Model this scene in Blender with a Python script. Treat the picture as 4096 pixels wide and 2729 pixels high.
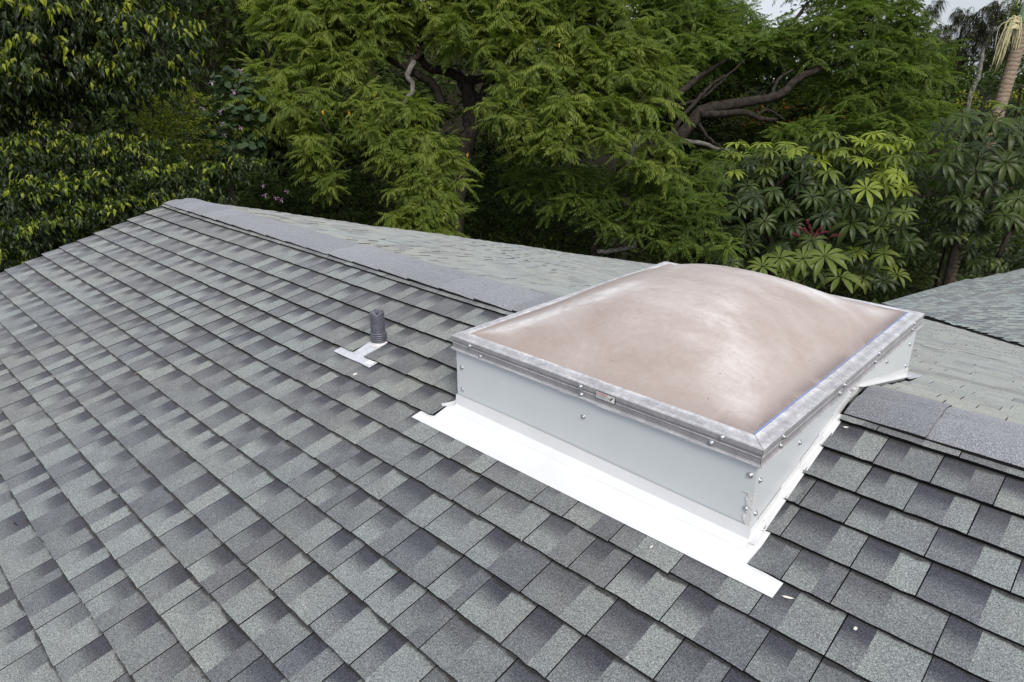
import bpy, math
import numpy as np
from mathutils import Matrix, Vector

scene = bpy.context.scene
for o in list(bpy.data.objects):
    bpy.data.objects.remove(o)
C = scene.collection
rng = np.random.default_rng(11)
rad = math.radians

# ------------------------------------------------------------------ camera
CAM = np.array([1.95048, -1.67514, 0.97335])
CR = np.array([0.722277, 0.691599, -0.002487])
CU = np.array([-0.250626, 0.265092, 0.931082])
CF = np.array([-0.644595, 0.671875, -0.364802])
FPX = 2699.0
cd = bpy.data.cameras.new("camera")
cam = bpy.data.objects.new("camera", cd)
C.objects.link(cam)
cd.sensor_width = 36.0
cd.lens = FPX * 36.0 / 4096.0
cd.clip_start = 0.05
cd.clip_end = 500.0
cam.matrix_world = Matrix(((CR[0], CU[0], -CF[0], CAM[0]), (CR[1], CU[1], -CF[1], CAM[1]),
                           (CR[2], CU[2], -CF[2], CAM[2]), (0, 0, 0, 1)))
scene.camera = cam

# ------------------------------------------------------------------ light
SUN_DIR = Vector((0.80, -0.42, 0.95)).normalized()
w = bpy.data.worlds.new("World")
scene.world = w
w.use_nodes = True
nt = w.node_tree
bg = nt.nodes["Background"]
sky = nt.nodes.new("ShaderNodeTexSky")
sky.sky_type = 'NISHITA'
sky.sun_disc = False
sky.sun_elevation = math.asin(SUN_DIR.z)
sky.sun_rotation = math.atan2(SUN_DIR.x, SUN_DIR.y)
sky.air_density = 1.0
sky.dust_density = 5.0
sky.ozone_density = 1.0
# thin even cloud cover over the whole sky
cl_mix = nt.nodes.new("ShaderNodeMix")
cl_mix.data_type = 'RGBA'
tc_ = nt.nodes.new("ShaderNodeTexCoord")
cn = nt.nodes.new("ShaderNodeTexNoise")
cn.inputs["Scale"].default_value = 2.2
cn.inputs["Detail"].default_value = 6
nt.links.new(tc_.outputs["Generated"], cn.inputs["Vector"])
cr_ = nt.nodes.new("ShaderNodeMapRange")
cr_.inputs[1].default_value = 0.3
cr_.inputs[2].default_value = 0.7
cr_.inputs[3].default_value = 0.5
cr_.inputs[4].default_value = 0.85
nt.links.new(cn.outputs[0], cr_.inputs[0])
nt.links.new(cr_.outputs[0], cl_mix.inputs[0])
ci_ = [i for i in cl_mix.inputs if i.type == 'RGBA']
nt.links.new(sky.outputs[0], ci_[0])
ci_[1].default_value = (7.6, 8.1, 8.9, 1)
nt.links.new([o for o in cl_mix.outputs if o.type == 'RGBA'][0], bg.inputs[0])
bg.inputs[1].default_value = 0.10
sl = bpy.data.lights.new("sun", 'SUN')
sl.energy = 2.0
sl.angle = rad(22)
sl.color = (1.0, 0.95, 0.87)
so = bpy.data.objects.new("sun", sl)
C.objects.link(so)
so.rotation_euler = SUN_DIR.to_track_quat('Z', 'Y').to_euler()
vs = scene.view_settings
vs.view_transform = 'Standard'
vs.look = 'None'
vs.exposure = 0.38
vs.gamma = 1.0
vs.use_curve_mapping = False
scene.render.engine = 'CYCLES'
cy = scene.cycles
cy.use_denoising = True
cy.max_bounces = 6
cy.diffuse_bounces = 3
cy.glossy_bounces = 2
cy.transmission_bounces = 3
cy.transparent_max_bounces = 4

# ------------------------------------------------------------------ helpers
def at(u, v, d):
    """world point seen at full-resolution pixel (u, v), d metres along the view axis"""
    return CAM + d * (CF + CR * (u - 2048.0) / FPX - CU * (v - 1364.5) / FPX)


def tagit(o, label=None, cat=None, group=None, kind=None):
    if label: o["label"] = label
    if cat: o["category"] = cat
    if group: o["group"] = group
    if kind: o["kind"] = kind
    return o


def empty(name, loc, label, cat, group=None):
    o = bpy.data.objects.new(name, None)
    o.location = tuple(float(c) for c in loc)
    o.empty_display_size = 0.2
    C.objects.link(o)
    return tagit(o, label, cat, group)


class MB:
    """collects polygons; build() links them as one mesh object (coordinates in world space)"""
    def __init__(self):
        self.v, self.loops, self.tot, self.tone, self.mi, self.uv, self.n = [], [], [], [], [], [], 0
        self.has_uv = False

    def add(self, verts, faces, tone=0.5, mi=0, uv=None):
        verts = np.asarray(verts, float).reshape(-1, 3)
        self.v.append(verts)
        for k, f in enumerate(faces):
            self.loops.append(np.asarray(f, np.int32) + self.n)
            self.tot.append(np.array([len(f)], np.int32))
        nf = len(faces)
        t = np.asarray(tone, float)
        if t.ndim == 0: t = np.tile([float(t)] * 4, (nf, 1))
        elif t.ndim == 1: t = np.tile(t, (nf, 1))
        self.tone.append(t)
        m = np.asarray(mi)
        self.mi.append(np.full(nf, int(m), np.int32) if m.ndim == 0 else m.astype(np.int32))
        nl = sum(len(f) for f in faces)
        if uv is not None:
            self.has_uv = True
            self.uv.append(np.asarray(uv, float).reshape(-1, 2))
        else:
            self.uv.append(np.zeros((nl, 2)))
        self.n += len(verts)

    def scatter(self, tpl, P, M, scale, tone):
        """tpl=(verts, flat loops, totals); P (N,3); M (N,3,3) columns = local axes; scale (N,) or (N,3)"""
        tv, tl, tt = tpl
        N = len(P)
        if N == 0: return
        scale = np.asarray(scale, float)
        if scale.ndim == 1: scale = scale[:, None]
        V = np.einsum('nij,nkj->nki', M, tv[None] * scale[:, None, :]) + P[:, None, :]
        self.v.append(V.reshape(-1, 3))
        off = (np.arange(N) * len(tv))[:, None] + self.n
        self.loops.append((tl[None] + off).reshape(-1).astype(np.int32))
        self.tot.append(np.tile(tt, N).astype(np.int32))
        nf = len(tt)
        tone = np.asarray(tone, float)
        tc = np.repeat(tone, nf)
        self.tone.append(np.stack([tc, tc, tc, tc], -1))
        self.mi.append(np.zeros(N * nf, np.int32))
        self.uv.append(np.zeros((len(tl) * N, 2)))
        self.n += len(tv) * N

    def mesh(self, name, mats, smooth=False):
        me = bpy.data.meshes.new(name)
        v = np.concatenate(self.v)
        lo = np.concatenate(self.loops)
        to = np.concatenate(self.tot)
        me.vertices.add(len(v))
        me.vertices.foreach_set("co", v.astype(np.float32).ravel())
        me.loops.add(len(lo))
        me.loops.foreach_set("vertex_index", lo)
        me.polygons.add(len(to))
        st = np.zeros(len(to), np.int32)
        st[1:] = np.cumsum(to)[:-1]
        me.polygons.foreach_set("loop_start", st)
        me.polygons.foreach_set("loop_total", to)
        for m in mats: me.materials.append(m)
        me.polygons.foreach_set("material_index", np.concatenate(self.mi))
        me.polygons.foreach_set("use_smooth", np.full(len(to), smooth))
        a = me.attributes.new("tone", 'FLOAT_COLOR', 'FACE')
        a.data.foreach_set("color", np.concatenate(self.tone).astype(np.float32).ravel())
        if self.has_uv:
            ul = me.uv_layers.new(name="UVMap")
            ul.data.foreach_set("uv", np.concatenate(self.uv).astype(np.float32).ravel())
        me.update(calc_edges=True)
        me.validate()
        return me

    def build(self, name, mat, parent=None, smooth=False, kind=None):
        mats = mat if isinstance(mat, (list, tuple)) else [mat]
        ob = bpy.data.objects.new(name, self.mesh(name, mats, smooth))
        C.objects.link(ob)
        if parent is not None:
            ob.parent = parent
            base = Vector((0, 0, 0))
            p = parent
            while p is not None:
                base += p.location
                p = p.parent
            ob.matrix_parent_inverse = Matrix.Identity(4)
            ob.location = -base
        if kind: ob["kind"] = kind
        return ob

    # shapes
    def box(self, lo, hi, mi=0, tone=0.5):
        x0, y0, z0 = lo; x1, y1, z1 = hi
        v = [(x0, y0, z0), (x1, y0, z0), (x1, y1, z0), (x0, y1, z0), (x0, y0, z1), (x1, y0, z1), (x1, y1, z1), (x0, y1, z1)]
        self.add(v, [(3, 2, 1, 0), (4, 5, 6, 7), (0, 1, 5, 4), (1, 2, 6, 5), (2, 3, 7, 6), (3, 0, 4, 7)], tone, mi)

    def slab(self, poly, vec, mi=0, tone=0.5):
        p = np.asarray(poly, float); n = len(p)
        v = np.concatenate([p, p + np.asarray(vec, float)])
        f = [tuple(range(n))[::-1], tuple(range(n, 2 * n))] + [(i, (i + 1) % n, n + (i + 1) % n, n + i) for i in range(n)]
        self.add(v, f, tone, mi)

    def tube(self, pts, radii, seg=8, tone=0.5, cap=True, rough=0.0):
        pts = np.asarray(pts, float)
        n = len(pts)
        radii = np.broadcast_to(np.asarray(radii, float), (n,))
        T = np.gradient(pts, axis=0)
        T /= np.linalg.norm(T, axis=1)[:, None] + 1e-9
        ref = np.array([0.31, 0.17, 0.93]) if abs(T[0, 2]) < 0.9 else np.array([1.0, 0.1, 0.0])
        rings = []
        A = np.cross(T[0], ref); A /= np.linalg.norm(A)
        ang = np.arange(seg) * 2 * np.pi / seg
        for i in range(n):
            A = A - T[i] * (A @ T[i]); A /= np.linalg.norm(A)
            B = np.cross(T[i], A)
            rr = radii[i] * (1 + rough * rng.uniform(-1, 1, seg))
            rings.append(pts[i] + (np.cos(ang) * rr)[:, None] * A + (np.sin(ang) * rr)[:, None] * B)
        v = np.concatenate(rings)
        f = []
        for i in range(n - 1):
            for k in range(seg):
                k2 = (k + 1) % seg
                f.append((i * seg + k, i * seg + k2, (i + 1) * seg + k2, (i + 1) * seg + k))
        if cap:
            f.append(tuple(range(seg))[::-1]); f.append(tuple(range((n - 1) * seg, n * seg)))
        self.add(v, f, tone)


def smooth_path(pts, k=5, wob=0.0):
    pts = np.asarray(pts, float)
    out = []
    P = np.concatenate([[2 * pts[0] - pts[1]], pts, [2 * pts[-1] - pts[-2]]])
    for i in range(1, len(P) - 2):
        for t in np.linspace(0, 1, k, endpoint=False):
            a, b, c, d = P[i - 1], P[i], P[i + 1], P[i + 2]
            out.append(0.5 * ((2 * b) + (c - a) * t + (2 * a - 5 * b + 4 * c - d) * t * t + (-a + 3 * b - 3 * c + d) * t ** 3))
    out.append(pts[-1])
    out = np.array(out)
    if wob: out[1:-1] += rng.normal(0, wob, out[1:-1].shape)
    return out


# ------------------------------------------------------------------ materials
def new_mat(name):
    m = bpy.data.materials.new(name)
    m.use_nodes = True
    n = m.node_tree
    return m, n, n.nodes["Principled BSDF"], n.links


def node(n, t, **kw):
    x = n.nodes.new(t)
    for k, v in kw.items(): setattr(x, k, v)
    return x


def ramp(n, stops, interp='LINEAR'):
    r = node(n, "ShaderNodeValToRGB")
    r.color_ramp.interpolation = interp
    e = r.color_ramp.elements
    while len(e) < len(stops): e.new(0.5)
    for k, (p, c) in enumerate(stops):
        e[k].position = p
        e[k].color = (c[0], c[1], c[2], 1)
    return r


def noise(n, scale, detail=2, rough=0.5, vec=None, links=None):
    x = node(n, "ShaderNodeTexNoise")
    x.inputs["Scale"].default_value = scale
    x.inputs["Detail"].default_value = detail
    x.inputs["Roughness"].default_value = rough
    if vec is not None: links.new(vec, x.inputs["Vector"])
    return x


def math_(n, l, op, a, b=None, clamp=False):
    x = node(n, "ShaderNodeMath", operation=op, use_clamp=clamp)
    for k, s in enumerate((a, b)):
        if s is None: continue
        if isinstance(s, (int, float)): x.inputs[k].default_value = s
        else: l.new(s, x.inputs[k])
    return x.outputs[0]


def mix(n, l, fac, a, b, mode='MIX'):
    x = node(n, "ShaderNodeMix", data_type='RGBA', blend_type=mode)
    ins = [i for i in x.inputs if i.type == 'RGBA']
    for s, i in ((fac, x.inputs[0]), (a, ins[0]), (b, ins[1])):
        if isinstance(s, (int, float)): i.default_value = s
        elif isinstance(s, tuple): i.default_value = (s[0], s[1], s[2], 1)
        else: l.new(s, i)
    return [o for o in x.outputs if o.type == 'RGBA'][0]


def simple(name, col, rough=0.6, metal=0.0, var=0.15, scale=20, bump=0.0, bscale=60):
    m, n, b, l = new_mat(name)
    g = node(n, "ShaderNodeNewGeometry")
    no = noise(n, scale, 4, 0.6, g.outputs["Position"], l)
    lo = tuple(c * (1 - var) for c in col); hi = tuple(min(1, c * (1 + var)) for c in col)
    r = ramp(n, [(0.3, lo), (0.7, hi)])
    l.new(no.outputs[0], r.inputs[0])
    l.new(r.outputs[0], b.inputs["Base Color"])
    b.inputs["Roughness"].default_value = rough
    if rough > 0.85: b.inputs["Specular IOR Level"].default_value = 0.05
    b.inputs["Metallic"].default_value = metal
    if bump:
        bn = noise(n, bscale, 3, 0.6, g.outputs["Position"], l)
        bp = node(n, "ShaderNodeBump")
        bp.inputs["Strength"].default_value = bump
        bp.inputs["Distance"].default_value = 0.01
        l.new(bn.outputs[0], bp.inputs["Height"])
        l.new(bp.outputs[0], b.inputs["Normal"])
    return m


def leaf_mat(name, stops, rough=0.45, spec=0.5, trans=0.3, tint=(1.3, 1.5, 0.6)):
    m, n, b, l = new_mat(name)
    a = node(n, "ShaderNodeAttribute", attribute_name="tone")
    r = ramp(n, stops)
    g = node(n, "ShaderNodeNewGeometry")
    no = noise(n, 1.1, 2, 0.5, g.outputs["Position"], l)
    f = math_(n, l, 'ADD', a.outputs["Fac"], math_(n, l, 'MULTIPLY', math_(n, l, 'SUBTRACT', no.outputs[0], 0.5), 0.35), True)
    l.new(f, r.inputs[0])
    l.new(r.outputs[0], b.inputs["Base Color"])
    b.inputs["Roughness"].default_value = rough
    b.inputs["Specular IOR Level"].default_value = spec
    tr = node(n, "ShaderNodeBsdfTranslucent")
    tc = mix(n, l, 1.0, r.outputs[0], tint, 'MULTIPLY')
    l.new(tc, tr.inputs[0])
    ms = node(n, "ShaderNodeMixShader")
    ms.inputs[0].default_value = trans
    l.new(b.outputs[0], ms.inputs[1]); l.new(tr.outputs[0], ms.inputs[2])
    out = n.nodes["Material Output"]
    l.new(ms.outputs[0], out.inputs[0])
    return m


def granule_mat(name, cap=False, gain=(1, 1, 1)):
    """mineral granules; colour blend of each tab comes from its tone (left, right, split, shadow-print strength)"""
    m, n, b, l = new_mat(name)
    g = node(n, "ShaderNodeNewGeometry")
    pos = g.outputs["Position"]
    n1 = noise(n, 200, 2, 0.7, pos, l)
    n2 = noise(n, 400, 1, 0.6, pos, l)
    n3 = noise(n, 1.3, 3, 0.55, pos, l)
    n4 = noise(n, 9, 4, 0.65, pos, l)
    if cap:
        base = ramp(n, [(0.0, (0.138, 0.144, 0.162)), (1.0, (0.215, 0.222, 0.245))])
        a = node(n, "ShaderNodeAttribute", attribute_name="tone")
        t = math_(n, l, 'ADD', a.outputs["Fac"], math_(n, l, 'MULTIPLY', math_(n, l, 'SUBTRACT', n4.outputs[0], 0.5), 0.45), True)
        l.new(t, base.inputs[0])
        col = base.outputs[0]
    else:
        uv = node(n, "ShaderNodeUVMap")
        sx = node(n, "ShaderNodeSeparateXYZ"); l.new(uv.outputs[0], sx.inputs[0])
        a = node(n, "ShaderNodeAttribute", attribute_name="tone")
        sc = node(n, "ShaderNodeSeparateColor"); l.new(a.outputs["Color"], sc.inputs[0])
        right = math_(n, l, 'GREATER_THAN', sx.outputs[0], sc.outputs[2])
        tl = mix(n, l, right, sc.outputs[0], sc.outputs[1])
        base = ramp(n, [(0.0, (0.080, 0.083, 0.096)), (0.5, (0.125, 0.131, 0.137)), (1.0, (0.190, 0.204, 0.200))])
        sepv = node(n, "ShaderNodeRGBToBW"); l.new(tl, sepv.inputs[0])
        t = math_(n, l, 'ADD', sepv.outputs[0], math_(n, l, 'MULTIPLY', math_(n, l, 'SUBTRACT', n4.outputs[0], 0.5), 0.7), True)
        l.new(t, base.inputs[0])
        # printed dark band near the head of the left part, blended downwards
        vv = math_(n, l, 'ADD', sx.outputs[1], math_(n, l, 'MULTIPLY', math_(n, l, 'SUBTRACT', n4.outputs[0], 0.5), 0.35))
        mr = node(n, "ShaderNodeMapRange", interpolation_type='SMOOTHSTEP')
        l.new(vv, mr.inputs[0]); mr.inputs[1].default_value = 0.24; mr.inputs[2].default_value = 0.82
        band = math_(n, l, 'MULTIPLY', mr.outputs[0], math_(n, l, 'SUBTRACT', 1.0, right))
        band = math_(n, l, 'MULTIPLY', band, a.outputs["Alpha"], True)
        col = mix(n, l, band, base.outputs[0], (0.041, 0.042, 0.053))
        # shaded gap and dirt under the next course's butt, put into the colour
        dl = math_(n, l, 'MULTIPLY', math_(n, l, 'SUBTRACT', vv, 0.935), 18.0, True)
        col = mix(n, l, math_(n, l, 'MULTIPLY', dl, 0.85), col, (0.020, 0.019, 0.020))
        # weathering over the whole slope: cool and slightly green here, warmer there
        w1 = ramp(n, [(0.35, (0.96, 1.0, 1.04)), (0.65, (1.02, 1.0, 0.96))]); l.new(n3.outputs[0], w1.inputs[0])
        col = mix(n, l, 1.0, col, w1.outputs[0], 'MULTIPLY')
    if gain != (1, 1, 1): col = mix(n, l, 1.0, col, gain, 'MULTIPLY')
    gr = ramp(n, [(0.28, (0.30, 0.30, 0.32)), (0.48, (0.95, 0.95, 0.95)), (0.70, (2.3, 2.28, 2.2))])
    mixn = math_(n, l, 'ADD', math_(n, l, 'MULTIPLY', n1.outputs[0], 0.55), math_(n, l, 'MULTIPLY', n2.outputs[0], 0.45))
    l.new(mixn, gr.inputs[0])
    col = mix(n, l, 1.0, col, gr.outputs[0], 'MULTIPLY')
    l.new(col, b.inputs["Base Color"])
    b.inputs["Roughness"].default_value = 0.95
    b.inputs["Specular IOR Level"].default_value = 0.25
    b.inputs["Sheen Weight"].default_value = 0.22
    b.inputs["Sheen Roughness"].default_value = 0.45
    bp = node(n, "ShaderNodeBump"); bp.inputs["Strength"].default_value = 0.5; bp.inputs["Distance"].default_value = 0.003
    l.new(mixn, bp.inputs["Height"]); l.new(bp.outputs[0], b.inputs["Normal"])
    return m


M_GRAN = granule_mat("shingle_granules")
M_CAP = granule_mat("cap_granules", True)
M_PALE = granule_mat("pale_warm_granules", gain=(1.34, 1.32, 1.26))  # same granules with a paler, warmer gain, laid on the back slope
M_GREENISH = granule_mat("pale_greenish_granules", gain=(1.15, 1.24, 1.24))  # same granules with a paler, greener gain, laid on the wing
M_ASPH = simple("asphalt_edge", (0.018, 0.017, 0.017), 0.95)
M_DECK = simple("roof_felt", (0.02, 0.02, 0.02), 0.95)
M_WHITE = simple("white_flashing", (0.68, 0.69, 0.705), 0.35, 0, 0.05, 5)
M_PANEL = simple("painted_panel", (0.555, 0.582, 0.606), 0.32, 0, 0.03, 3)
M_STEEL = simple("zinc_screw", (0.45, 0.46, 0.48), 0.35, 0.9, 0.2, 80)
M_CAULK = simple("sealant", (0.60, 0.59, 0.60), 0.45, 0, 0.12, 60, 0.4, 120)
M_BLUE = simple("blue_film", (0.16, 0.28, 0.62), 0.5)
M_STUCCO = simple("stucco", (0.55, 0.50, 0.42), 0.9, 0, 0.1, 12, 0.3, 90)
M_TRIM = simple("painted_trim", (0.30, 0.31, 0.31), 0.6)
M_LEAD = simple("lead", (0.15, 0.155, 0.185), 0.48, 0.55, 0.30, 28, 0.25, 60)
M_GALV = simple("galvanised", (0.62, 0.63, 0.67), 0.42, 0.35, 0.14, 45, 0.1, 70)
M_BLACK = simple("black_print", (0.02, 0.02, 0.02), 0.6)
M_RED = simple("red_print", (0.45, 0.16, 0.13), 0.6)
M_GREYP = simple("grey_print", (0.30, 0.29, 0.30), 0.6)
M_STICK = simple("sticker_white", (0.62, 0.61, 0.61), 0.45)
M_BARK = simple("bark_dark", (0.032, 0.027, 0.023), 0.95, 0, 0.55, 9, 0.8, 30)
M_BARKG = simple("bark_grey_lichen", (0.135, 0.128, 0.118), 0.95, 0, 0.6, 7, 0.8, 22)
M_BROWN = simple("dead_leaf", (0.22, 0.09, 0.03), 0.8)
M_CRUMB = simple("leaf_crumb", (0.095, 0.055, 0.032), 0.9)
M_CHIP = simple("paint_chip", (0.75, 0.70, 0.66), 0.6)


def alu_mat():
    m, n, b, l = new_mat("weathered_aluminium")
    g = node(n, "ShaderNodeNewGeometry")
    a = noise(n, 14, 5, 0.7, g.outputs["Position"], l)
    c = noise(n, 90, 3, 0.7, g.outputs["Position"], l)
    f = math_(n, l, 'ADD', math_(n, l, 'MULTIPLY', a.outputs[0], 0.65), math_(n, l, 'MULTIPLY', c.outputs[0], 0.35))
    r = ramp(n, [(0.30, (0.26, 0.25, 0.27)), (0.46, (0.50, 0.49, 0.51)), (0.64, (0.82, 0.81, 0.83))])
    l.new(f, r.inputs[0])
    at_ = node(n, "ShaderNodeAttribute", attribute_name="tone")   # chalky oxide on the upper flange, bare metal on the sides
    dull = mix(n, l, 0.75, r.outputs[0], (0.215, 0.21, 0.225))
    l.new(mix(n, l, at_.outputs["Fac"], dull, r.outputs[0]), b.inputs["Base Color"])
    b.inputs["Metallic"].default_value = 0.3
    b.inputs["Roughness"].default_value = 0.48
    return m


M_ALU = alu_mat()


def dome_mat():
    m, n, b, l = new_mat("weathered_dome_acrylic")
    g = node(n, "ShaderNodeNewGeometry")
    pos = g.outputs["Position"]
    a = node(n, "ShaderNodeAttribute", attribute_name="wear")   # r: chalky wear on the hips, g: grime along the rim
    sc = node(n, "ShaderNodeSeparateColor"); l.new(a.outputs["Color"], sc.inputs[0])
    n1 = noise(n, 3.0, 6, 0.62, pos, l)
    n1.inputs["Distortion"].default_value = 0.6
    n2 = noise(n, 45, 4, 0.7, pos, l)
    mp = node(n, "ShaderNodeMapping"); mp.inputs["Rotation"].default_value = (0, 0, 0.7); mp.inputs["Scale"].default_value = (2.2, 7, 2.2)
    l.new(pos, mp.inputs[0])
    n3 = noise(n, 1.6, 5, 0.7, mp.outputs[0], l)
    base = ramp(n, [(0.3, (0.285, 0.218, 0.186)), (0.52, (0.355, 0.295, 0.268)), (0.72, (0.43, 0.38, 0.355))])
    f0 = math_(n, l, 'ADD', math_(n, l, 'MULTIPLY', n1.outputs[0], 0.75), math_(n, l, 'MULTIPLY', n2.outputs[0], 0.25))
    l.new(f0, base.inputs[0])
    st = math_(n, l, 'ADD', math_(n, l, 'MULTIPLY', n3.outputs[0], 0.8), math_(n, l, 'MULTIPLY', n2.outputs[0], 0.35))
    st = math_(n, l, 'SUBTRACT', st, 0.30)
    n6 = noise(n, 5.5, 4, 0.6, pos, l)
    m6 = node(n, "ShaderNodeMapRange"); l.new(n6.outputs[0], m6.inputs[0]); m6.inputs[1].default_value = 0.35; m6.inputs[2].default_value = 0.62; m6.inputs[3].default_value = 0.5
    wr = math_(n, l, 'MULTIPLY', math_(n, l, 'MULTIPLY', math_(n, l, 'MULTIPLY', st, 2.3), m6.outputs[0]), sc.outputs[0], True)
    col = mix(n, l, wr, base.outputs[0], (0.74, 0.72, 0.72))
    # fine dirt specks and grime at the rim
    gm = math_(n, l, 'MULTIPLY', sc.outputs[1], math_(n, l, 'MULTIPLY', math_(n, l, 'SUBTRACT', f0, 0.36), 6.0, True), True)
    col = mix(n, l, gm, col, (0.19, 0.155, 0.145))
    sp = ramp(n, [(0.70, (1, 1, 1)), (0.76, (0.72, 0.69, 0.68))]); 
    n5 = noise(n, 60, 2, 0.5, pos, l); l.new(n5.outputs[0], sp.inputs[0])
    col = mix(n, l, 1.0, col, sp.outputs[0], 'MULTIPLY')
    l.new(col, b.inputs["Base Color"])
    rr = ramp(n, [(0.3, (0.44,) * 3), (0.7, (0.62,) * 3)]); l.new(n2.outputs[0], rr.inputs[0])
    l.new(rr.outputs[0], b.inputs["Roughness"])
    b.inputs["Specular IOR Level"].default_value = 0.4
    return m


M_DOME = dome_mat()

G_FIG = leaf_mat("ficus_leaf", [(0.0, (0.009, 0.016, 0.005)), (0.5, (0.026, 0.045, 0.009)), (0.72, (0.10, 0.15, 0.014)), (1.0, (0.27, 0.31, 0.03))], 0.38, 0.35, 0.3)
G_PIN = leaf_mat("pinnate_leaf", [(0.0, (0.050, 0.073, 0.013)), (0.5, (0.125, 0.172, 0.028)), (0.85, (0.195, 0.242, 0.045)), (1.0, (0.24, 0.275, 0.055))], 0.5, 0.25, 0.46)
G_FINE = leaf_mat("fine_pinnate_leaf", [(0.0, (0.042, 0.070, 0.016)), (0.5, (0.098, 0.150, 0.028)), (1.0, (0.175, 0.24, 0.05))], 0.55, 0.22, 0.48)
G_BUSH = leaf_mat("bush_leaf", [(0.0, (0.014, 0.024, 0.007)), (0.5, (0.036, 0.060, 0.014)), (1.0, (0.085, 0.125, 0.022))], 0.55, 0.2, 0.3)
G_DARK = leaf_mat("understory_leaf", [(0.0, (0.014, 0.022, 0.007)), (0.5, (0.038, 0.058, 0.015)), (1.0, (0.088, 0.122, 0.030))], 0.65, 0.1, 0.25)
G_YEL = leaf_mat("yellow_bush_leaf", [(0.0, (0.050, 0.078, 0.012)), (0.5, (0.13, 0.165, 0.02)), (1.0, (0.27, 0.27, 0.03))], 0.5, 0.25, 0.35)
G_BAU = leaf_mat("bauhinia_leaf", [(0.0, (0.018, 0.032, 0.015)), (0.5, (0.040, 0.070, 0.032)), (1.0, (0.09, 0.135, 0.060))], 0.6, 0.2, 0.25)
G_CAS = leaf_mat("needle_foliage", [(0.0, (0.016, 0.018, 0.010)), (0.5, (0.036, 0.039, 0.021)), (1.0, (0.066, 0.066, 0.036))], 0.9, 0.05, 0.25)
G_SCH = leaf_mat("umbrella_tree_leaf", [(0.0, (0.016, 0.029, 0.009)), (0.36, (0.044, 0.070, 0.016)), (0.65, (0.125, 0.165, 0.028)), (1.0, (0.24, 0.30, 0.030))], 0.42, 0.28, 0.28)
G_PALM = leaf_mat("palm_leaf", [(0.0, (0.03, 0.06, 0.015)), (1.0, (0.09, 0.15, 0.03))], 0.45, 0.4, 0.3)
M_PINK = leaf_mat("pink_petal", [(0, (0.55, 0.30, 0.55)), (1, (0.75, 0.58, 0.72))], 0.6, 0.3, 0.3, (1, 1, 1))
M_REDF = leaf_mat("red_flower", [(0, (0.07, 0.006, 0.016)), (1, (0.20, 0.018, 0.034))], 0.6, 0.3, 0.2, (1, 1, 1))
M_ORNG = leaf_mat("orange_flower", [(0, (0.55, 0.10, 0.03)), (1, (0.75, 0.22, 0.05))], 0.6, 0.3, 0.2, (1, 1, 1))
M_AMB = leaf_mat("old_yellow_leaf", [(0, (0.45, 0.22, 0.01)), (1, (0.6, 0.36, 0.02))], 0.6, 0.3, 0.3, (1, 1, 1))
M_CREAM = simple("palm_flower_strand", (0.55, 0.50, 0.30), 0.7)

# ------------------------------------------------------------------ roof geometry
T = 0.2701
RC = math.sqrt(1 + T * T)
YR, ZR = 0.843, -0.112
XL = -4.83
fr_O = np.array([0, YR, ZR]); fr_A = np.array([1.0, 0, 0]); fr_D = np.array([0, -1, -T]) / RC; fr_N = np.array([0, -T, 1]) / RC
bk_D = np.array([0, 1, -T]) / RC; bk_N = np.array([0, T, 1]) / RC
# wing beyond the valley
WG = np.array([0.319, -0.0853])
wgl = np.linalg.norm(WG)
wA = np.array([-WG[1] / wgl, WG[0] / wgl, 0.0])
wU = np.array([WG[0] / wgl, WG[1] / wgl, wgl]); wU /= np.linalg.norm(wU)
wD = -wU
wN = np.cross(wA, wD); wN = wN if wN[2] > 0 else -wN
W_PT = np.array([1.24, 7.39, -1.88])
wO = W_PT + wU * 3.0


def zback(y): return ZR - T * (y - YR)


def wing_ad(P):
    d = np.asarray(P, float) - wO
    return d @ wA, d @ wD


house = empty("house", (0, YR, -5.8), "long single-storey house under a weathered grey shingle gable roof", "house")

# --- shingles ------------------------------------------------------
NV = 5


def tab_verts(w, e, hb=0.0165, ht=0.0015, waves=None, skew=(0, 0)):
    """local frame: x along the course, y up the slope from the butt, z out of the roof; e = exposure"""
    nx = 6
    xs = np.linspace(0, 1, nx)
    wv = np.zeros(nx) if waves is None else waves
    x0b, x1b = 0.0, w
    x0t, x1t = skew[0], w + skew[1]
    top, bot, head = [], [], []
    for k, t in enumerate(xs):
        xb = x0b + (x1b - x0b) * t
        xt = x0t + (x1t - x0t) * t
        top.append((xb, wv[k], hb + wv[k] * 0.25))
        bot.append((xb, wv[k] + 0.004, max(hb - 0.015, 0.0005)))
        head.append((xt, e * 1.12, ht))
    v = np.array(top + head + bot)
    f, mi, uv = [], [], []
    for k in range(nx - 1):
        f.append((k, k + 1, nx + k + 1, nx + k)); mi.append(0)
        uv += [(xs[k], 0), (xs[k + 1], 0), (xs[k + 1], 1.12), (xs[k], 1.12)]
    for k in range(nx - 1):
        f.append((2 * nx + k, 2 * nx + k + 1, k + 1, k)); mi.append(1)
        uv += [(0, 0)] * 4
    f.append((2 * nx, 0, nx)); mi.append(1); uv += [(0, 0)] * 3
    f.append((nx - 1, 3 * nx - 1, 2 * nx - 1)); mi.append(1); uv += [(0, 0)] * 3
    return v, f, mi, uv


def rand_tone():
    a = rng.choice([0.3, 0.55, 0.85], p=[0.22, 0.38, 0.40]) + rng.normal(0, 0.06)
    if rng.random() < 0.85:
        b = rng.choice([0.26, 0.5, 0.85] if a > 0.45 else [0.5, 0.65, 0.85]) + rng.normal(0, 0.06)
    else:
        b = a
    return np.clip([a, b, rng.uniform(0.36, 0.64), rng.choice([0.0, 0.6, 0.85, 1.0], p=[0.05, 0.15, 0.35, 0.45])], 0, 1)


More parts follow.
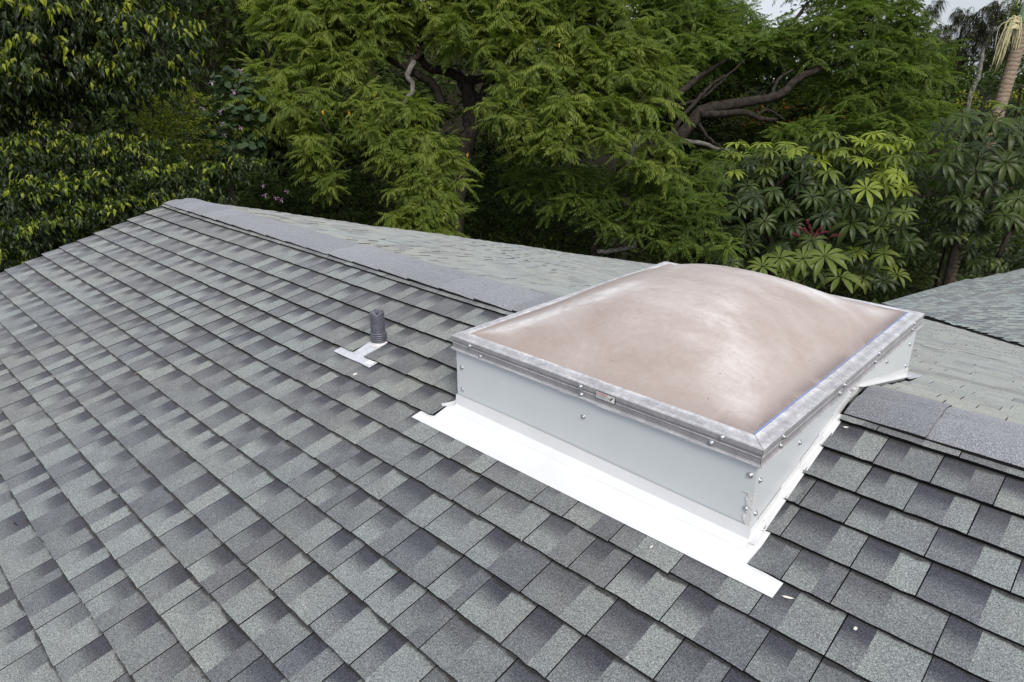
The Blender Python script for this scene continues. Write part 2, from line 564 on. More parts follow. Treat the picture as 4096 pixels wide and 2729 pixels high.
def flat_tone(mu, sd=0.13):
    a = mu + rng.normal(0, sd)
    return np.clip([a, a + rng.normal(0, 0.08), 0.5, rng.choice([0.0, 0.3, 0.6])], 0, 1)


def frame_mat(O, A, D, N):
    U = -D
    return np.stack([A, U, N], 1), O


WID = [0.135, 0.165, 0.185, 0.20, 0.215, 0.245]
# front courses: distance of each butt from the ridge at x = -1 and at x = 1.3
DL = [0.207, 0.363, 0.53, 0.68, 0.83, 0.98, 1.127, 1.272, 1.415, 1.567, 1.712, 1.866, 2.008, 2.153]
DR = [0.207, 0.360, 0.507, 0.644, 0.788, 0.930, 1.083, 1.235, 1.385, 1.545, 1.695, 1.85, 1.982, 2.128]
while DL[-1] < 5.2:
    DL.append(DL[-1] + 0.1485); DR.append(DR[-1] + 0.1485)


def dcourse(k, x):
    t = min(max((x + 1.0) / 2.3, 0), 1)
    return DL[k] * (1 - t) + DR[k] * t


def front_cuts(k, x):
    """x intervals taken by the skylight and the vent flashing on course k of the front slope"""
    cuts = []
    if k <= 4: cuts.append((0.008, 1.324))
    elif k == 5: cuts.append((-0.036, 1.345))
    if k == 4: cuts.append((-0.812, -0.716))
    return cuts


tabs = []   # (matrix3, origin, width, exposure, skew, tone, waves)
X_R = 4.6


def lay_course(k, x0, x1, dfun, cuts, O, A, D, N, out, e_prev):
    x = x0 - rng.uniform(0, 0.2)
    while x < x1:
        wdt = WID[rng.integers(len(WID))]
        a, b = max(x, x0 + rng.normal(0, 0.006)), min(x + wdt, x1)
        x += wdt
        if b - a < 0.02: continue
        segs = [(a, b)]
        for c0, c1 in cuts:
            ns = []
            for s0, s1 in segs:
                if s1 <= c0 or s0 >= c1: ns.append((s0, s1)); continue
                if c0 - s0 > 0.015: ns.append((s0, c0))
                if s1 - c1 > 0.015: ns.append((c1, s1))
            segs = ns
        for s0, s1 in segs:
            xm = 0.5 * (s0 + s1)
            d = dfun(k, xm)
            e = d - (dfun(k - 1, xm) if k > 0 else e_prev)
            out.append((s0, s1, d, e))


front_list = []
for k in range(len(DL)):
    lay_course(k, XL - 0.02, X_R, dcourse, front_cuts(k, 0), fr_O, fr_A, fr_D, fr_N, front_list, 0.09)
fM = np.stack([fr_A, -fr_D, fr_N], 1)
items = []
for s0, s1, d, e in front_list:
    P = fr_O + fr_A * s0 + fr_D * d
    w_ = s1 - s0
    sag = 0.004 * math.sin(s0 * 2.1 + d * 1.3) + 0.003 * math.sin(d * 5.0 + s0)
    P = P + fr_N * sag
    c = P + fr_A * w_ * 0.5 - fr_D * e * 0.5 - CAM
    z = c @ CF
    u, v = 2048 + FPX * (c @ CR) / z, 1364.5 - FPX * (c @ CU) / z
    vis = z > 0.1 and -60 < u < 4160 and -60 < v < 2790
    size = w_ * e * abs((c / np.linalg.norm(c)) @ fr_N) / (z * z) if vis else 0
    items.append((size, P, w_, e))
order = np.argsort([-i[0] for i in items])
variants = {}
for wi in range(len(WID)):
    for r_ in range(7):
        wv = rng.normal(0, 0.0010, 6)
        v, f, mi, uv = tab_verts(WID[wi] - 0.0032, 0.15, waves=wv)
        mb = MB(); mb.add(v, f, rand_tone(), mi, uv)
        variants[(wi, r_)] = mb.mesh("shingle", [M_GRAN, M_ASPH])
hb = house.location
deck = MB()
th = fr_N * -0.02


def zf(y): return ZR - T * (YR - y)


front_poly = [(XL + 0.02, YR - 0.075, zf(YR - 0.075) - 0.004), (XL + 0.02, -4.2, zf(-4.2) - 0.004), (X_R, -4.2, zf(-4.2) - 0.004), (X_R, YR - 0.075, zf(YR - 0.075) - 0.004)]
deck.slab(front_poly, (0, 0, -0.02))
roof = deck.build("roof_deck", M_DECK, house)
stuff = MB()
for rank, idx in enumerate(order):
    size, P, w_, e = items[idx]
    jit = rng.normal(0, 0.003)
    R = fM @ np.array([[math.cos(jit), -math.sin(jit), 0], [math.sin(jit), math.cos(jit), 0], [0, 0, 1]])
    if rank < 300 and size > 0:
        wi = int(np.argmin([abs(x - w_) for x in WID]))
        me = variants[(wi, int(rng.integers(7)))]
        ob = bpy.data.objects.new("shingle", me)
        C.objects.link(ob)
        sx = (w_ - 0.0032) / (WID[wi] - 0.0032)
        S = np.diag([sx, e / 0.15, 1.0])
        m3 = R @ S
        M4 = Matrix.Identity(4)
        for a in range(3):
            for b_ in range(3): M4[a][b_] = m3[a, b_]
            M4[a][3] = P[a]
        ob.parent = house
        ob.matrix_parent_inverse = Matrix.Identity(4)
        M4.translation = M4.translation - hb
        ob.matrix_basis = M4
    else:
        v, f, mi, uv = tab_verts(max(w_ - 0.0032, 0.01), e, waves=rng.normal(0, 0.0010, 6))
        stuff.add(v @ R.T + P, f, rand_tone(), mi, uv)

# --- back slope ----------------------------------------------------
Y_EAVE = 12.6
nb = int((Y_EAVE - YR) * RC / 0.149)
bM = np.stack([-fr_A, -bk_D, bk_N], 1)
v0, v1 = np.array([1.24, 7.39]), np.array([-0.33, 10.2])


def valley_x(y): return v0[0] + (v1[0] - v0[0]) * (y - v0[1]) / (v1[1] - v0[1])


for k in range(nb):
    ph = rng.uniform(0, 6.28)
    am = rng.uniform(0.001, 0.003)
    d = 0.207 + 0.149 * k
    y = YR + d / RC
    xe = min(4.6, valley_x(y) + 0.25)
    cuts = [(-0.006, 1.324)] if y - 0.15 < 1.62 else []
    lst = []
    lay_course(0, XL - 0.02, xe, lambda kk, x, d=d: d, cuts, None, None, None, None, lst, d - (0.149 if k else 0.11))
    for s0, s1, dd, e in lst:
        if s1 < -1.5 and k > 66: pass
        P = fr_O + fr_A * s1 + bk_D * dd
        P = P + bk_N * (0.004 * math.sin(s0 * 2.1 + d * 1.3) + 0.003 * math.sin(d * 3.1 + s0 * 1.7) + am * math.sin(s0 * 4.3 + ph) + rng.normal(0, 0.0006))
        v, f, mi, uv = tab_verts(s1 - s0 - 0.0025, e, hb=0.0085, waves=rng.normal(0, 0.003, 6))
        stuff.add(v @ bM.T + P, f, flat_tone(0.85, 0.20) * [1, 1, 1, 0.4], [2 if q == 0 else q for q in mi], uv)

# --- wing beyond the valley -----------------------------------------
SIL = [(-2.2, 10.9), (-1.556, 12.833), (-1.315, 13.536), (-1.054, 14.549), (-0.837, 15.252), (-0.483, 15.407), (-0.203, 15.901), (0.119, 16.56), (1.2, 18.6), (4.6, 22.0)]


def wing_pt(x, y): return np.array([x, y, W_PT[2] + WG[0] * (x - W_PT[0]) + WG[1] * (y - W_PT[1])])


sil_ad = np.array([wing_ad(wing_pt(*p)) for p in SIL])
va = np.array([wing_ad(wing_pt(*v0)), wing_ad(wing_pt(*v1))])


def valley_a(d): return va[0, 0] + (va[1, 0] - va[0, 0]) * (d - va[0, 1]) / (va[1, 1] - va[0, 1])


sgn = 1.0 if wA[1] > 0 else -1.0
d_lo, d_hi = -1.5, 7.3
ncw = int((d_hi - d_lo) / 0.149)
sil_ad = sil_ad[4:]
so_ = np.argsort(sil_ad[:, 1])
wM = np.stack([-wA, -wD, wN], 1)
if np.linalg.det(wM) < 0: wM = np.stack([wA, -wD, wN], 1)
wing_right = wM[:, 0]
for k in range(ncw):
    d = d_lo + 0.149 * k
    a_val_b, a_val_t = valley_a(d), valley_a(d - 0.149 * 1.12)
    a_max = np.interp(d - 0.07, sil_ad[so_, 1], sil_ad[so_, 0])
    a0 = min(a_val_b, a_val_t) - 0.3
    a = a0 - rng.uniform(0, 0.2)
    while a < a_max:
        wdt = WID[rng.integers(len(WID))]
        b0, b1 = a, min(a + wdt, a_max)
        a += wdt
        # cut along the valley, at the butt and at the head
        lb, lt = max(b0, a_val_b), max(b0, a_val_t)
        if b1 - max(lb, lt) < 0.01: 
            continue
        # local x runs along wM[:,0]; it may point towards -wA
        if wing_right @ wA < 0:
            P = wO + wA * b1 + wD * d
            v, f, mi, uv = tab_verts(b1 - lb - 0.013, 0.149, hb=0.015, waves=rng.normal(0, 0.0010, 6), skew=(0, -(lt - lb)))
        else:
            P = wO + wA * lb + wD * d
            v, f, mi, uv = tab_verts(b1 - lb - 0.013, 0.149, hb=0.015, waves=rng.normal(0, 0.0010, 6), skew=(lt - lb, 0))
        P = P + wN * (0.012 + 0.005 * math.sin(b0 * 1.1 + d))
        stuff.add(v @ wM.T + P, f, flat_tone(float(rng.choice([0.25, 0.65, 1.0]))), [3 if q == 0 else q for q in mi], uv)
stuff.build("shingle", [M_GRAN, M_ASPH, M_PALE, M_GREENISH], house, kind="stuff")

mb = MB()
mb.slab([(XL + 0.02, YR + 0.075, zback(YR + 0.075) - 0.006), (4.6, YR + 0.075, zback(YR + 0.075) - 0.006), (4.6, 1.9, zback(1.9) - 0.006), (valley_x(5.0), 5.0, zback(5.0) - 0.006), (valley_x(Y_EAVE) - 0.1, Y_EAVE, zback(Y_EAVE) - 0.006), (XL + 0.02, Y_EAVE, zback(Y_EAVE) - 0.006)], (0, 0, -0.02))
mb.build("roof_deck", M_DECK, house)
mb = MB()
wp = [wO + wA * valley_a(d_lo) + wD * d_lo] + [wO + wA * valley_a(x) + wD * x for x in (1.0, 3.0, 5.0, 7.2)]
wp += [wing_pt(*p) - wA * 0.05 + wU * 0.06 for p in SIL[1:]]
wp = [p + wN * 0.004 for p in wp]
mb.slab(wp, (0, 0, -0.03))
mb.build("roof_deck", M_DECK, house)

# --- ridge caps -----------------------------------------------------


def ridge_cap(x0, x1, lift0, lift1, tone):
    """bent cap piece from x0 to x1 (x0 end overlapped by its neighbour)"""
    nx = 5
    prof = [(-0.172, 0.019), (-0.12, 0.0175), (-0.08, 0.0130), (-0.045, 0.0040), (-0.014, -0.0090), (0.014, -0.0090), (0.045, 0.0040), (0.08, 0.0120), (0.12, 0.014), (0.168, 0.012)]
    rows = []
    for i in range(nx):
        t = i / (nx - 1)
        x = x0 + (x1 - x0) * t
        lf = lift0 + (lift1 - lift0) * t
        row = []
        for s, h in prof:
            D, N = (fr_D, fr_N) if s < 0 else (bk_D, bk_N)
            n_ = N if abs(s) > 0.06 else np.array([0, 0, 1.0])
            lf = lift0 + (lift1 - lift0) * t + 0.012 * math.sin(math.pi * t) ** 0.8 * (1 - abs(s) / 0.172)
            row.append(np.array([x, YR, ZR]) + D * (abs(s) + rng.normal(0, 0.0016)) + n_ * (h + lf + rng.normal(0, 0.0008)))
        rows.append(row)
    V = np.array(rows).reshape(-1, 3)
    m = len(prof)
    V2 = V - np.array([0, 0, 0.010])
    f, mi = [], []
    for i in range(nx - 1):
        for j in range(m - 1):
            f.append((i * m + j, (i + 1) * m + j, (i + 1) * m + j + 1, i * m + j + 1)); mi.append(0)
    n0 = len(V)
    for i in range(nx - 1):
        f.append((i * m, n0 + i * m, n0 + (i + 1) * m, (i + 1) * m)); mi.append(1)
        f.append((i * m + m - 1, (i + 1) * m + m - 1, n0 + (i + 1) * m + m - 1, n0 + i * m + m - 1)); mi.append(1)
    for j in range(m - 1):
        f.append((j, j + 1, n0 + j + 1, n0 + j)); mi.append(1)
        e = (nx - 1) * m
        f.append((e + j, n0 + e + j, n0 + e + j + 1, e + j + 1)); mi.append(1)
    q = MB(); q.add(np.concatenate([V, V2]), f, [tone] * 4, mi)
    return q.build("ridge_cap", [M_CAP, M_ASPH], house, smooth=False)


x = XL - 0.03
while x < -0.02:
    x1 = min(x + 0.285, 0.0)
    ridge_cap(x, min(x1 + 0.02, 0.0), 0.009, 0.0, rng.uniform(0.3, 0.85))
    x = x1
x = 1.324
first = True
while x < 4.6:
    x1 = x + (0.24 if first else 0.29)
    ridge_cap(x, x1 + 0.02, 0.0 if not first else 0.002, 0.006, 0.15 if first else rng.uniform(0.45, 0.75))
    x = x1
    first = False

# --- walls, rake trim ------------------------------------------------
mb = MB()
gx = -4.5
gp = [(gx, -3.8, -5.8), (gx, -3.8, zf(-3.8) - 0.08), (gx, YR, ZR - 0.08), (gx, Y_EAVE - 0.4, zback(Y_EAVE - 0.4) - 0.08), (gx, Y_EAVE - 0.4, -5.8)]
mb.slab(gp, (0.15, 0, 0))
mb.build("exterior_wall", M_STUCCO, house)
mb = MB()
mb.box((gx + 0.16, Y_EAVE - 0.55, -5.8), (-1.2, Y_EAVE - 0.4, zback(Y_EAVE - 0.4) - 0.09))
mb.build("exterior_wall", M_STUCCO, house)
mb = MB()
mb.box((gx + 0.16, -3.8, -5.8), (4.4, -3.65, zf(-3.65) - 0.12))
mb.build("exterior_wall", M_STUCCO, house)
for (ya, yb, zz) in ((-4.2, YR, zf), (YR, Y_EAVE, zback)):
    mb = MB()
    mb.slab([(XL, ya, zz(ya) - 0.03), (XL, yb, zz(yb) - 0.03), (XL, yb, zz(yb) - 0.19), (XL, ya, zz(ya) - 0.19)], (0.025, 0, 0))
    mb.build("rake_board", M_TRIM, house)

# ------------------------------------------------------------------ skylight
SX, SY = 1.318, 1.612
sky_o = empty("skylight", (SX / 2, SY / 2, -0.33), "large domed skylight on a white curb with aluminium frame, straddling the roof ridge", "skylight")
CI = 0.014   # curb inset


def zroof(y): return zf(y) if y < YR else zback(y)


# curb panels
panels = []
mb = MB()
mb.slab([(CI, CI, -0.05), (SX - CI, CI, -0.05), (SX - CI, CI, zf(0) - 0.01), (CI, CI, zf(0) - 0.01)], (0, 0.004, 0))
panels.append(mb.build("curb_panel", M_PANEL, sky_o))
mb = MB()
ys = np.linspace(CI + 0.0045, SY - CI - 0.0045, 15)
for side in (0, 1):
    mb = MB()
    xx = SX - CI if side else CI
    poly = [(xx, ys[0], -0.05), (xx, ys[-1], -0.05)] + [(xx, y, zroof(y) - 0.01) for y in ys[::-1]]
    mb.slab(poly, (-0.004 if side else 0.004, 0, 0))
    panels.append(mb.build("curb_panel", M_PANEL, sky_o))
mb = MB()
mb.slab([(CI, SY - CI, -0.05), (SX - CI, SY - CI, -0.05), (SX - CI, SY - CI, zback(SY) - 0.01), (CI, SY - CI, zback(SY) - 0.01)], (0, -0.004, 0))
panels.append(mb.build("curb_panel", M_PANEL, sky_o))
# curb core, so that nothing shows through the seams
mb = MB(); mb.box((CI + 0.01, CI + 0.01, -0.40), (SX - CI - 0.01, SY - CI - 0.01, -0.012)); mb.build("curb_core", M_PANEL, sky_o)

# frame rails: profile (inset from the outer line, z), mitred corners
PROF = [(0.054, -0.030), (0.054, 0.003), (0.051, 0.0055), (0.035, 0.0055), (0.032, 0.0015), (0.018, 0.0005), (0.016, -0.0015), (0.006, -0.0005), (0.002, -0.0015), (0.000, -0.004), (0.0005, -0.020),
        (0.0035, -0.0215), (0.0035, -0.030), (0.0020, -0.0315), (0.0040, -0.033), (0.0040, -0.052), (-0.002, -0.0545), (-0.003, -0.058), (0.0, -0.0605), (0.012, -0.0605), (0.012, -0.033)]
rails = []
corners = [(0, 0), (SX, 0), (SX, SY), (0, SY)]
inw = [(1, 1), (-1, 1), (-1, -1), (1, -1)]
for k in range(4):
    mb = MB()
    k2 = (k + 1) % 4
    gap = 0.0012
    c0, c1 = np.array(corners[k], float), np.array(corners[k2], float)
    dr = (c1 - c0) / np.linalg.norm(c1 - c0)
    ring = []
    NSEG = 9
    for s in range(NSEG):
        t = s / (NSEG - 1)
        for (ins, z) in PROF:
            a = c0 + np.array(inw[k]) * ins + dr * gap
            b = c1 + np.array(inw[k2]) * ins - dr * gap
            p = a + (b - a) * t
            j = rng.normal(0, 0.0006) if 0 < s < NSEG - 1 else 0
            ring.append((p[0], p[1], z + j))
    m = len(PROF)
    f = [(s * m + i, s * m + (i + 1) % m, (s + 1) * m + (i + 1) % m, (s + 1) * m + i) for s in range(NSEG - 1) for i in range(m)]
    f += [tuple(range(m))[::-1], tuple(range((NSEG - 1) * m, NSEG * m))]
    ptone = [0.9, 1.0, 1.0, 0.6, 0.45, 0.3, 0.75, 0.6, 0.5, 0.15, 0.2, 0.0, 0.4, 0.3, 0.05, 0.1, 0.9, 0.6, 0.2, 0.0, 0.0]
    mb.add(ring, f, [[t_] * 4 for t_ in ptone * (NSEG - 1) + [0.2, 0.2]])
    rails.append(mb.build("frame_rail", M_ALU, sky_o))

# dome
n = 72
g = np.linspace(-1, 1, n)
U, V = np.meshgrid(g, g)
ix0, ix1, iy0, iy1 = 0.049, SX - 0.049, 0.049, SY - 0.049
X = (ix0 + ix1) / 2 + U * (ix1 - ix0) / 2
Y = (iy0 + iy1) / 2 + V * (iy1 - iy0) / 2
Z = 0.203 * ((1 - np.abs(U) ** 2.35) * (1 - np.abs(V) ** 2.35)) ** 1.18 + 0.0035
Z += 0.002 * np.sin(U * 5 + 1) * np.cos(V * 4) * (1 - U ** 2) * (1 - V ** 2)
verts = np.stack([X, Y, Z], -1).reshape(-1, 3)
faces = [(j * n + i, j * n + i + 1, (j + 1) * n + i + 1, (j + 1) * n + i) for j in range(n - 1) for i in range(n - 1)]
mb = MB(); mb.add(verts, faces)
dome = mb.build("dome", M_DOME, sky_o, smooth=True)
# wear: chalk on the four hips (corner to crown) and on the crown's shoulders; grime along the rim
hipl = np.exp(-((U - V) / 0.085) ** 2) * (U + V < -0.2) * np.clip((0.98 - np.maximum(np.abs(U), np.abs(V))) / 0.10, 0, 1) * np.clip((np.maximum(np.abs(U), np.abs(V)) - 0.25) / 0.2, 0, 1)
hip = np.exp(-((np.abs(U) - np.abs(V)) / 0.2) ** 2) * np.clip((np.maximum(np.abs(U), np.abs(V)) - 0.18) / 0.25, 0, 1) * np.clip((0.985 - np.maximum(np.abs(U), np.abs(V))) / 0.10, 0, 1)
should = 1.0 * np.exp(-((V - 0.52) / 0.10) ** 2) * np.exp(-((U - 0.25) / 0.35) ** 2)
should += 0.34 * np.exp(-(((U - 0.15) ** 2 + (V + 0.1) ** 2) / 0.45))
rim = np.clip((np.maximum(np.abs(U) + 0.02, np.abs(V)) - 0.925) / 0.07, 0, 1) * (0.35 + 0.65 * (U > 0.8)) * np.where(V < -0.95, 0.6, 1)
rim = np.maximum(rim, 0.5 * np.clip((U - 0.86) / 0.12, 0, 1))
wa = dome.data.attributes.new("wear", 'FLOAT_COLOR', 'POINT')
wa.data.foreach_set("color", np.stack([np.clip(hip * 0.5 + hipl * 0.8 + should, 0, 1), rim, rim * 0, rim * 0 + 1], -1).astype(np.float32).ravel())

# front apron and its upstand
t_ap = fr_N * 0.0075


def fp(x, y, h=0.0): return np.array([x, y, zf(y)]) + fr_N * h


mb = MB()
mb.slab([fp(-0.115, -0.134, 0.010), fp(1.449, -0.120, 0.010), fp(1.451, -0.058, 0.005), fp(1.346, -0.050, 0.004), fp(1.346, 0.10, 0.004), fp(1.30, 0.10, 0.004), fp(1.30, 0.012, 0.004), fp(0.02, 0.012, 0.004), fp(0.02, 0.10, 0.004), fp(-0.036, 0.10, 0.004), fp(-0.036, -0.076, 0.005), fp(-0.113, -0.080, 0.006)], fr_N * 0.0016)
mb.build("apron_flashing", M_WHITE, sky_o)
mb = MB()
xs_ = np.linspace(0.006, SX - 0.006, 12)
top = [(x, CI - 0.0035 + 0.0006 * math.sin(x * 7), -0.268 + 0.004 * math.sin(x * 4)) for x in xs_]
low = [(x, CI - 0.006, zf(0) + 0.026) for x in xs_]
bot = [(x, CI - 0.030, zf(-0.016) + 0.0065) for x in xs_]
V_ = top + low + bot
m = len(xs_)
mb.add(V_, [(r * m + i + m, r * m + i + 1 + m, r * m + i + 1, r * m + i) for r in (0, 1) for i in range(m - 1)])
mb.build("apron_upstand", M_WHITE, sky_o)
# left end tab of the apron, bent up beside the shingle
mb = MB()
mb.slab([fp(-0.004, 0.02, 0.004), fp(-0.05, -0.018, 0.012), fp(-0.05, -0.018, 0.024), fp(-0.004, 0.02, 0.03)], (0.002, -0.002, 0))
mb.build("flashing_end_tab", M_WHITE, sky_o)
# step flashing on the right side, one piece per course
yb = [-0.045, 0.075, 0.225, 0.366, 0.505, 0.640]
for i in range(5):
    mb = MB()
    y0, y1 = yb[i] + 0.0, yb[i + 1] + 0.045
    xx = SX - CI + 0.0008 + 0.0012 * (i % 2)
    y0c = max(y0, CI)
    mb.slab([(xx, y0c, zf(y0c) - 0.004), (xx, y1, zf(y1) - 0.004), (xx, y1, zf(y1) + 0.036), (xx, y0c, zf(y0c) + 0.043)], (0.0012, 0, 0))
    mb.slab([fp(xx + 0.001, y0c, 0.004), fp(xx + 0.026, y0c, 0.012), fp(xx + 0.022, y1, 0.004), fp(xx + 0.001, y1, 0.004)], fr_N * 0.001)
    mb.build("step_flashing", M_WHITE, sky_o)
mb = MB()
xx = SX - CI + 0.001
pl = [(0.62, zf(0.62) - 0.0, zf(0.62) + 0.045), (0.80, zf(0.80), -0.088), (0.86, zback(0.86), -0.092), (1.08, zback(1.08), -0.140), (1.20, zback(1.2), -0.175), (1.40, zback(1.40), -0.215), (1.595, zback(1.595), -0.262)]
poly = [(xx, a, b) for a, b, c in pl] + [(xx, a, c) for a, b, c in pl[::-1]]
mb.slab(poly, (0.0018, 0, 0))
mb.slab([(xx, 0.86, zback(0.86) + 0.012), (xx + 0.018, 0.86, zback(0.86) + 0.016), (xx + 0.020, 1.62, zback(1.62) + 0.016), (xx, 1.62, zback(1.62) + 0.016)], (0, 0, 0.0012))
mb.build("step_flashing", M_WHITE, sky_o)
# flashing behind the curb
mb = MB()
mb.slab([(-0.03, 1.57, zback(1.57) + 0.004), (SX + 0.008, 1.57, zback(1.57) + 0.004), (SX + 0.008, 1.86, zback(1.86) + 0.002), (-0.03, 1.86, zback(1.86) + 0.002)], (0, 0, 0.0012))
mb.build("saddle_flashing", M_GALV, sky_o)
# left side flashing (hidden from here)
mb = MB()
poly = [(CI - 0.001, y, zroof(y) - 0.004) for y in ys] + [(CI - 0.001, y, zroof(y) + 0.05) for y in ys[::-1]]
mb.slab(poly, (-0.0018, 0, 0))
mb.build("side_flashing", M_WHITE, sky_o)
# sealant at the front right corner and dabs along the ridge corner
mb = MB()
zc_ = np.linspace(-0.158, -0.318, 22)
lf_ = [(SX - CI - 0.016 + rng.normal(0, 0.005), CI - 0.0010, z + rng.normal(0, 0.002)) for z in zc_]
rt_ = [(SX - CI + 0.0006, CI - 0.0010, z) for z in zc_[::-1]]
mb.slab(lf_ + rt_, (0, -0.0016, 0))
sd_ = [(SX - CI + 0.0022, CI + 0.004 + abs(rng.normal(0, 0.005)), z + rng.normal(0, 0.002)) for z in zc_]
mb.slab([(SX - CI + 0.0022, CI - 0.0026, z) for z in zc_[::-1]] + sd_, (-0.0014, 0, 0))
mb.build("sealant_bead", M_CAULK, sky_o)
mb = MB()
for k in range(9):
    yy = 0.79 + rng.normal(0, 0.02); zz_ = -0.07 - 0.045 * k / 9 + rng.normal(0, 0.004)
    mb.tube([(SX - CI + 0.001, yy, zz_ + 0.006), (SX - CI + 0.002, yy + rng.normal(0, 0.01), zz_ - 0.006)], rng.uniform(0.004, 0.008), 6)
mb.build("sealant_bead", M_CAULK, sky_o, smooth=True)
# thin white sealant line under the lip
for (a, b) in (((0.0, 0.012, -0.0615), (SX, 0.012, -0.0615)), ((SX - 0.012, 0.02, -0.0615), (SX - 0.012, SY, -0.0615))):
    mb = MB()
    pth = np.linspace(a, b, 30)
    off = np.array([0, -0.009, 0]) if a[1] == b[1] else np.array([0.009, 0, 0])
    mb.tube(pth + off + rng.normal(0, 0.0006, pth.shape), rng.uniform(0.0022, 0.0042, 30), 6)
    mb.build("sealant_bead", M_WHITE, sky_o, smooth=True)
# blue film edge
mb = MB(); mb.box((SX - 0.0560, 0.058, 0.0045), (SX - 0.0538, SY - 0.056, 0.0068)); mb.build("film_strip", M_BLUE, sky_o)

# screws
lathe = [(0.0, 0.0065), (0.0035, 0.0062), (0.0058, 0.0045), (0.0062, 0.0022), (0.0098, 0.0016), (0.0102, 0.0)]
seg = 10
sv, sf = [], []
for (r_, h) in lathe:
    for s in range(seg):
        sv.append((r_ * math.cos(2 * math.pi * s / seg), r_ * math.sin(2 * math.pi * s / seg), h))
for i in range(len(lathe) - 1):
    for s in range(seg):
        s2 = (s + 1) % seg
        sf.append((i * seg + s, (i + 1) * seg + s, (i + 1) * seg + s2, i * seg + s2))
mb = MB(); mb.add(sv, sf)
screw_me = mb.mesh("screw", [M_STEEL], True)
FR = [(0.110, -0.021), (0.168, -0.050), (0.045, -0.138), (0.045, -0.236), (0.667, -0.018), (0.670, -0.048), (0.674, -0.136), (1.192, -0.011), (1.160, -0.043), (1.285, -0.105), (1.288, -0.218)]
RT = [(0.14, -0.017), (0.136, -0.046), (0.045, -0.128), (0.05, -0.247), (0.329, -0.121), (0.637, -0.018), (0.614, -0.042), (1.002, -0.011), (0.981, -0.039), (1.199, -0.109), (1.529, -0.128), (1.544, -0.237), (1.463, -0.011), (1.461, -0.039)]
for (x, z) in FR:
    ob = bpy.data.objects.new("screw", screw_me); C.objects.link(ob); ob.parent = rails[0] if z > -0.06 else panels[0]
    yy = 0.0005 if z > -0.025 else (0.003 if z > -0.06 else CI)
    ob.location = Vector((x, yy, z))
    ob.rotation_euler = (rad(90), 0, 0)
for (y, z) in RT:
    ob = bpy.data.objects.new("screw", screw_me); C.objects.link(ob); ob.parent = rails[1] if z > -0.06 else panels[2]
    xx = SX - (0.0005 if z > -0.025 else (0.003 if z > -0.06 else CI))
    ob.location = Vector((xx, y, z))
    ob.rotation_euler = (0, rad(90), 0)

# warning sticker: framed white plate with print block and a falling-figure pictogram
mb = MB()
mb.box((0.735, -0.0012, -0.0345), (0.813, 0.0030, -0.0085), 1)
mb.box((0.7365, -0.0018, -0.0330), (0.7825, 0.0020, -0.0100), 0)
mb.box((0.7840, -0.0018, -0.0330), (0.8115, 0.0020, -0.0100), 0)
for r_ in range(5):
    z0 = -0.0130 - 0.0038 * r_
    xa = 0.739
    while xa < 0.779:
        wl = rng.uniform(0.003, 0.009)
        mb.box((xa, -0.0023, z0 - 0.0011), (min(xa + wl, 0.7805), -0.0016, z0 + 0.0011), 2 if r_ < 2 else 3)
        xa += wl + 0.0016


def stroke(a, b, wd):
    a, b = np.array(a), np.array(b)
    d = (b - a) / np.linalg.norm(b - a); p = np.array([-d[1], d[0]]) * wd
    q = [a - p, b - p, b + p, a + p]
    mb.slab([(0.784 + s[0], -0.0017, -0.033 + s[1]) for s in q], (0, -0.0006, 0), 1)


stroke((0.011, 0.008), (0.017, 0.014), 0.0022)
stroke((0.017, 0.014), (0.023, 0.017), 0.0009)
stroke((0.016, 0.013), (0.013, 0.020), 0.0009)
stroke((0.011, 0.008), (0.005, 0.010), 0.0010)
stroke((0.005, 0.010), (0.003, 0.014), 0.0009)
stroke((0.011, 0.008), (0.010, 0.003), 0.0010)
stroke((0.0195, 0.0175), (0.0215, 0.0195), 0.0014)
mb.build("warning_sticker", [M_STICK, M_BLACK, M_RED, M_GREYP], sky_o)

# ------------------------------------------------------------------ plumbing vent
PB = np.array([-0.761, 0.170, -0.294])
vent = empty("vent_pipe", PB, "grey lead-wrapped plumbing vent pipe with crumpled top, standing on the front slope", "vent pipe")
PR = 0.0365
pts = []
seg = 28
hts = [0.0, 0.02, 0.05, 0.075, 0.10, 0.13, 0.155, 0.166, 0.170, 0.166, 0.158, 0.150]
rds = [1.04, 1.03, 1.0, 1.0, 0.99, 1.0, 1.01, 1.02, 0.99, 0.84, 0.66, 0.2]
for h, r_ in zip(hts, rds):
    for s in range(seg):
        an = 2 * math.pi * s / seg
        wob = 0.02 * math.sin(3 * an + h * 30) + 0.015 * math.sin(5 * an - h * 50)
        if h > 0.15: wob += 0.10 * math.sin(4 * an + 0.6) * (h - 0.15) / 0.02 * (0.6 if r_ > 0.9 else 1.2)
        dz = 0.006 * math.sin(5 * an + 1) * max(0, (h - 0.14) / 0.03) + (0.008 * math.sin(3 * an) if r_ < 0.8 else 0)
        pts.append(PB + np.array([PR * r_ * (1 + wob) * math.cos(an), PR * r_ * (1 + wob) * math.sin(an), h + dz]))
fcs = [(i * seg + s, i * seg + (s + 1) % seg, (i + 1) * seg + (s + 1) % seg, (i + 1) * seg + s) for i in range(len(hts) - 1) for s in range(seg)]
mb = MB(); mb.add(pts, fcs)
mb.build("pipe", M_LEAD, vent, smooth=True)
mb = MB()   # two torn lead tags standing from the mouth
mb.slab([PB + np.array(p) for p in ((-0.006, 0.006, 0.15), (0.006, 0.002, 0.15), (-0.004, 0.004, 0.186))], (0.001, 0.002, 0))
mb.slab([PB + np.array(p) for p in ((0.004, 0.0, 0.15), (0.02, 0.01, 0.152), (0.012, 0.006, 0.172))], (0.001, 0.002, 0))
mb.build("torn_tag", M_LEAD, vent)
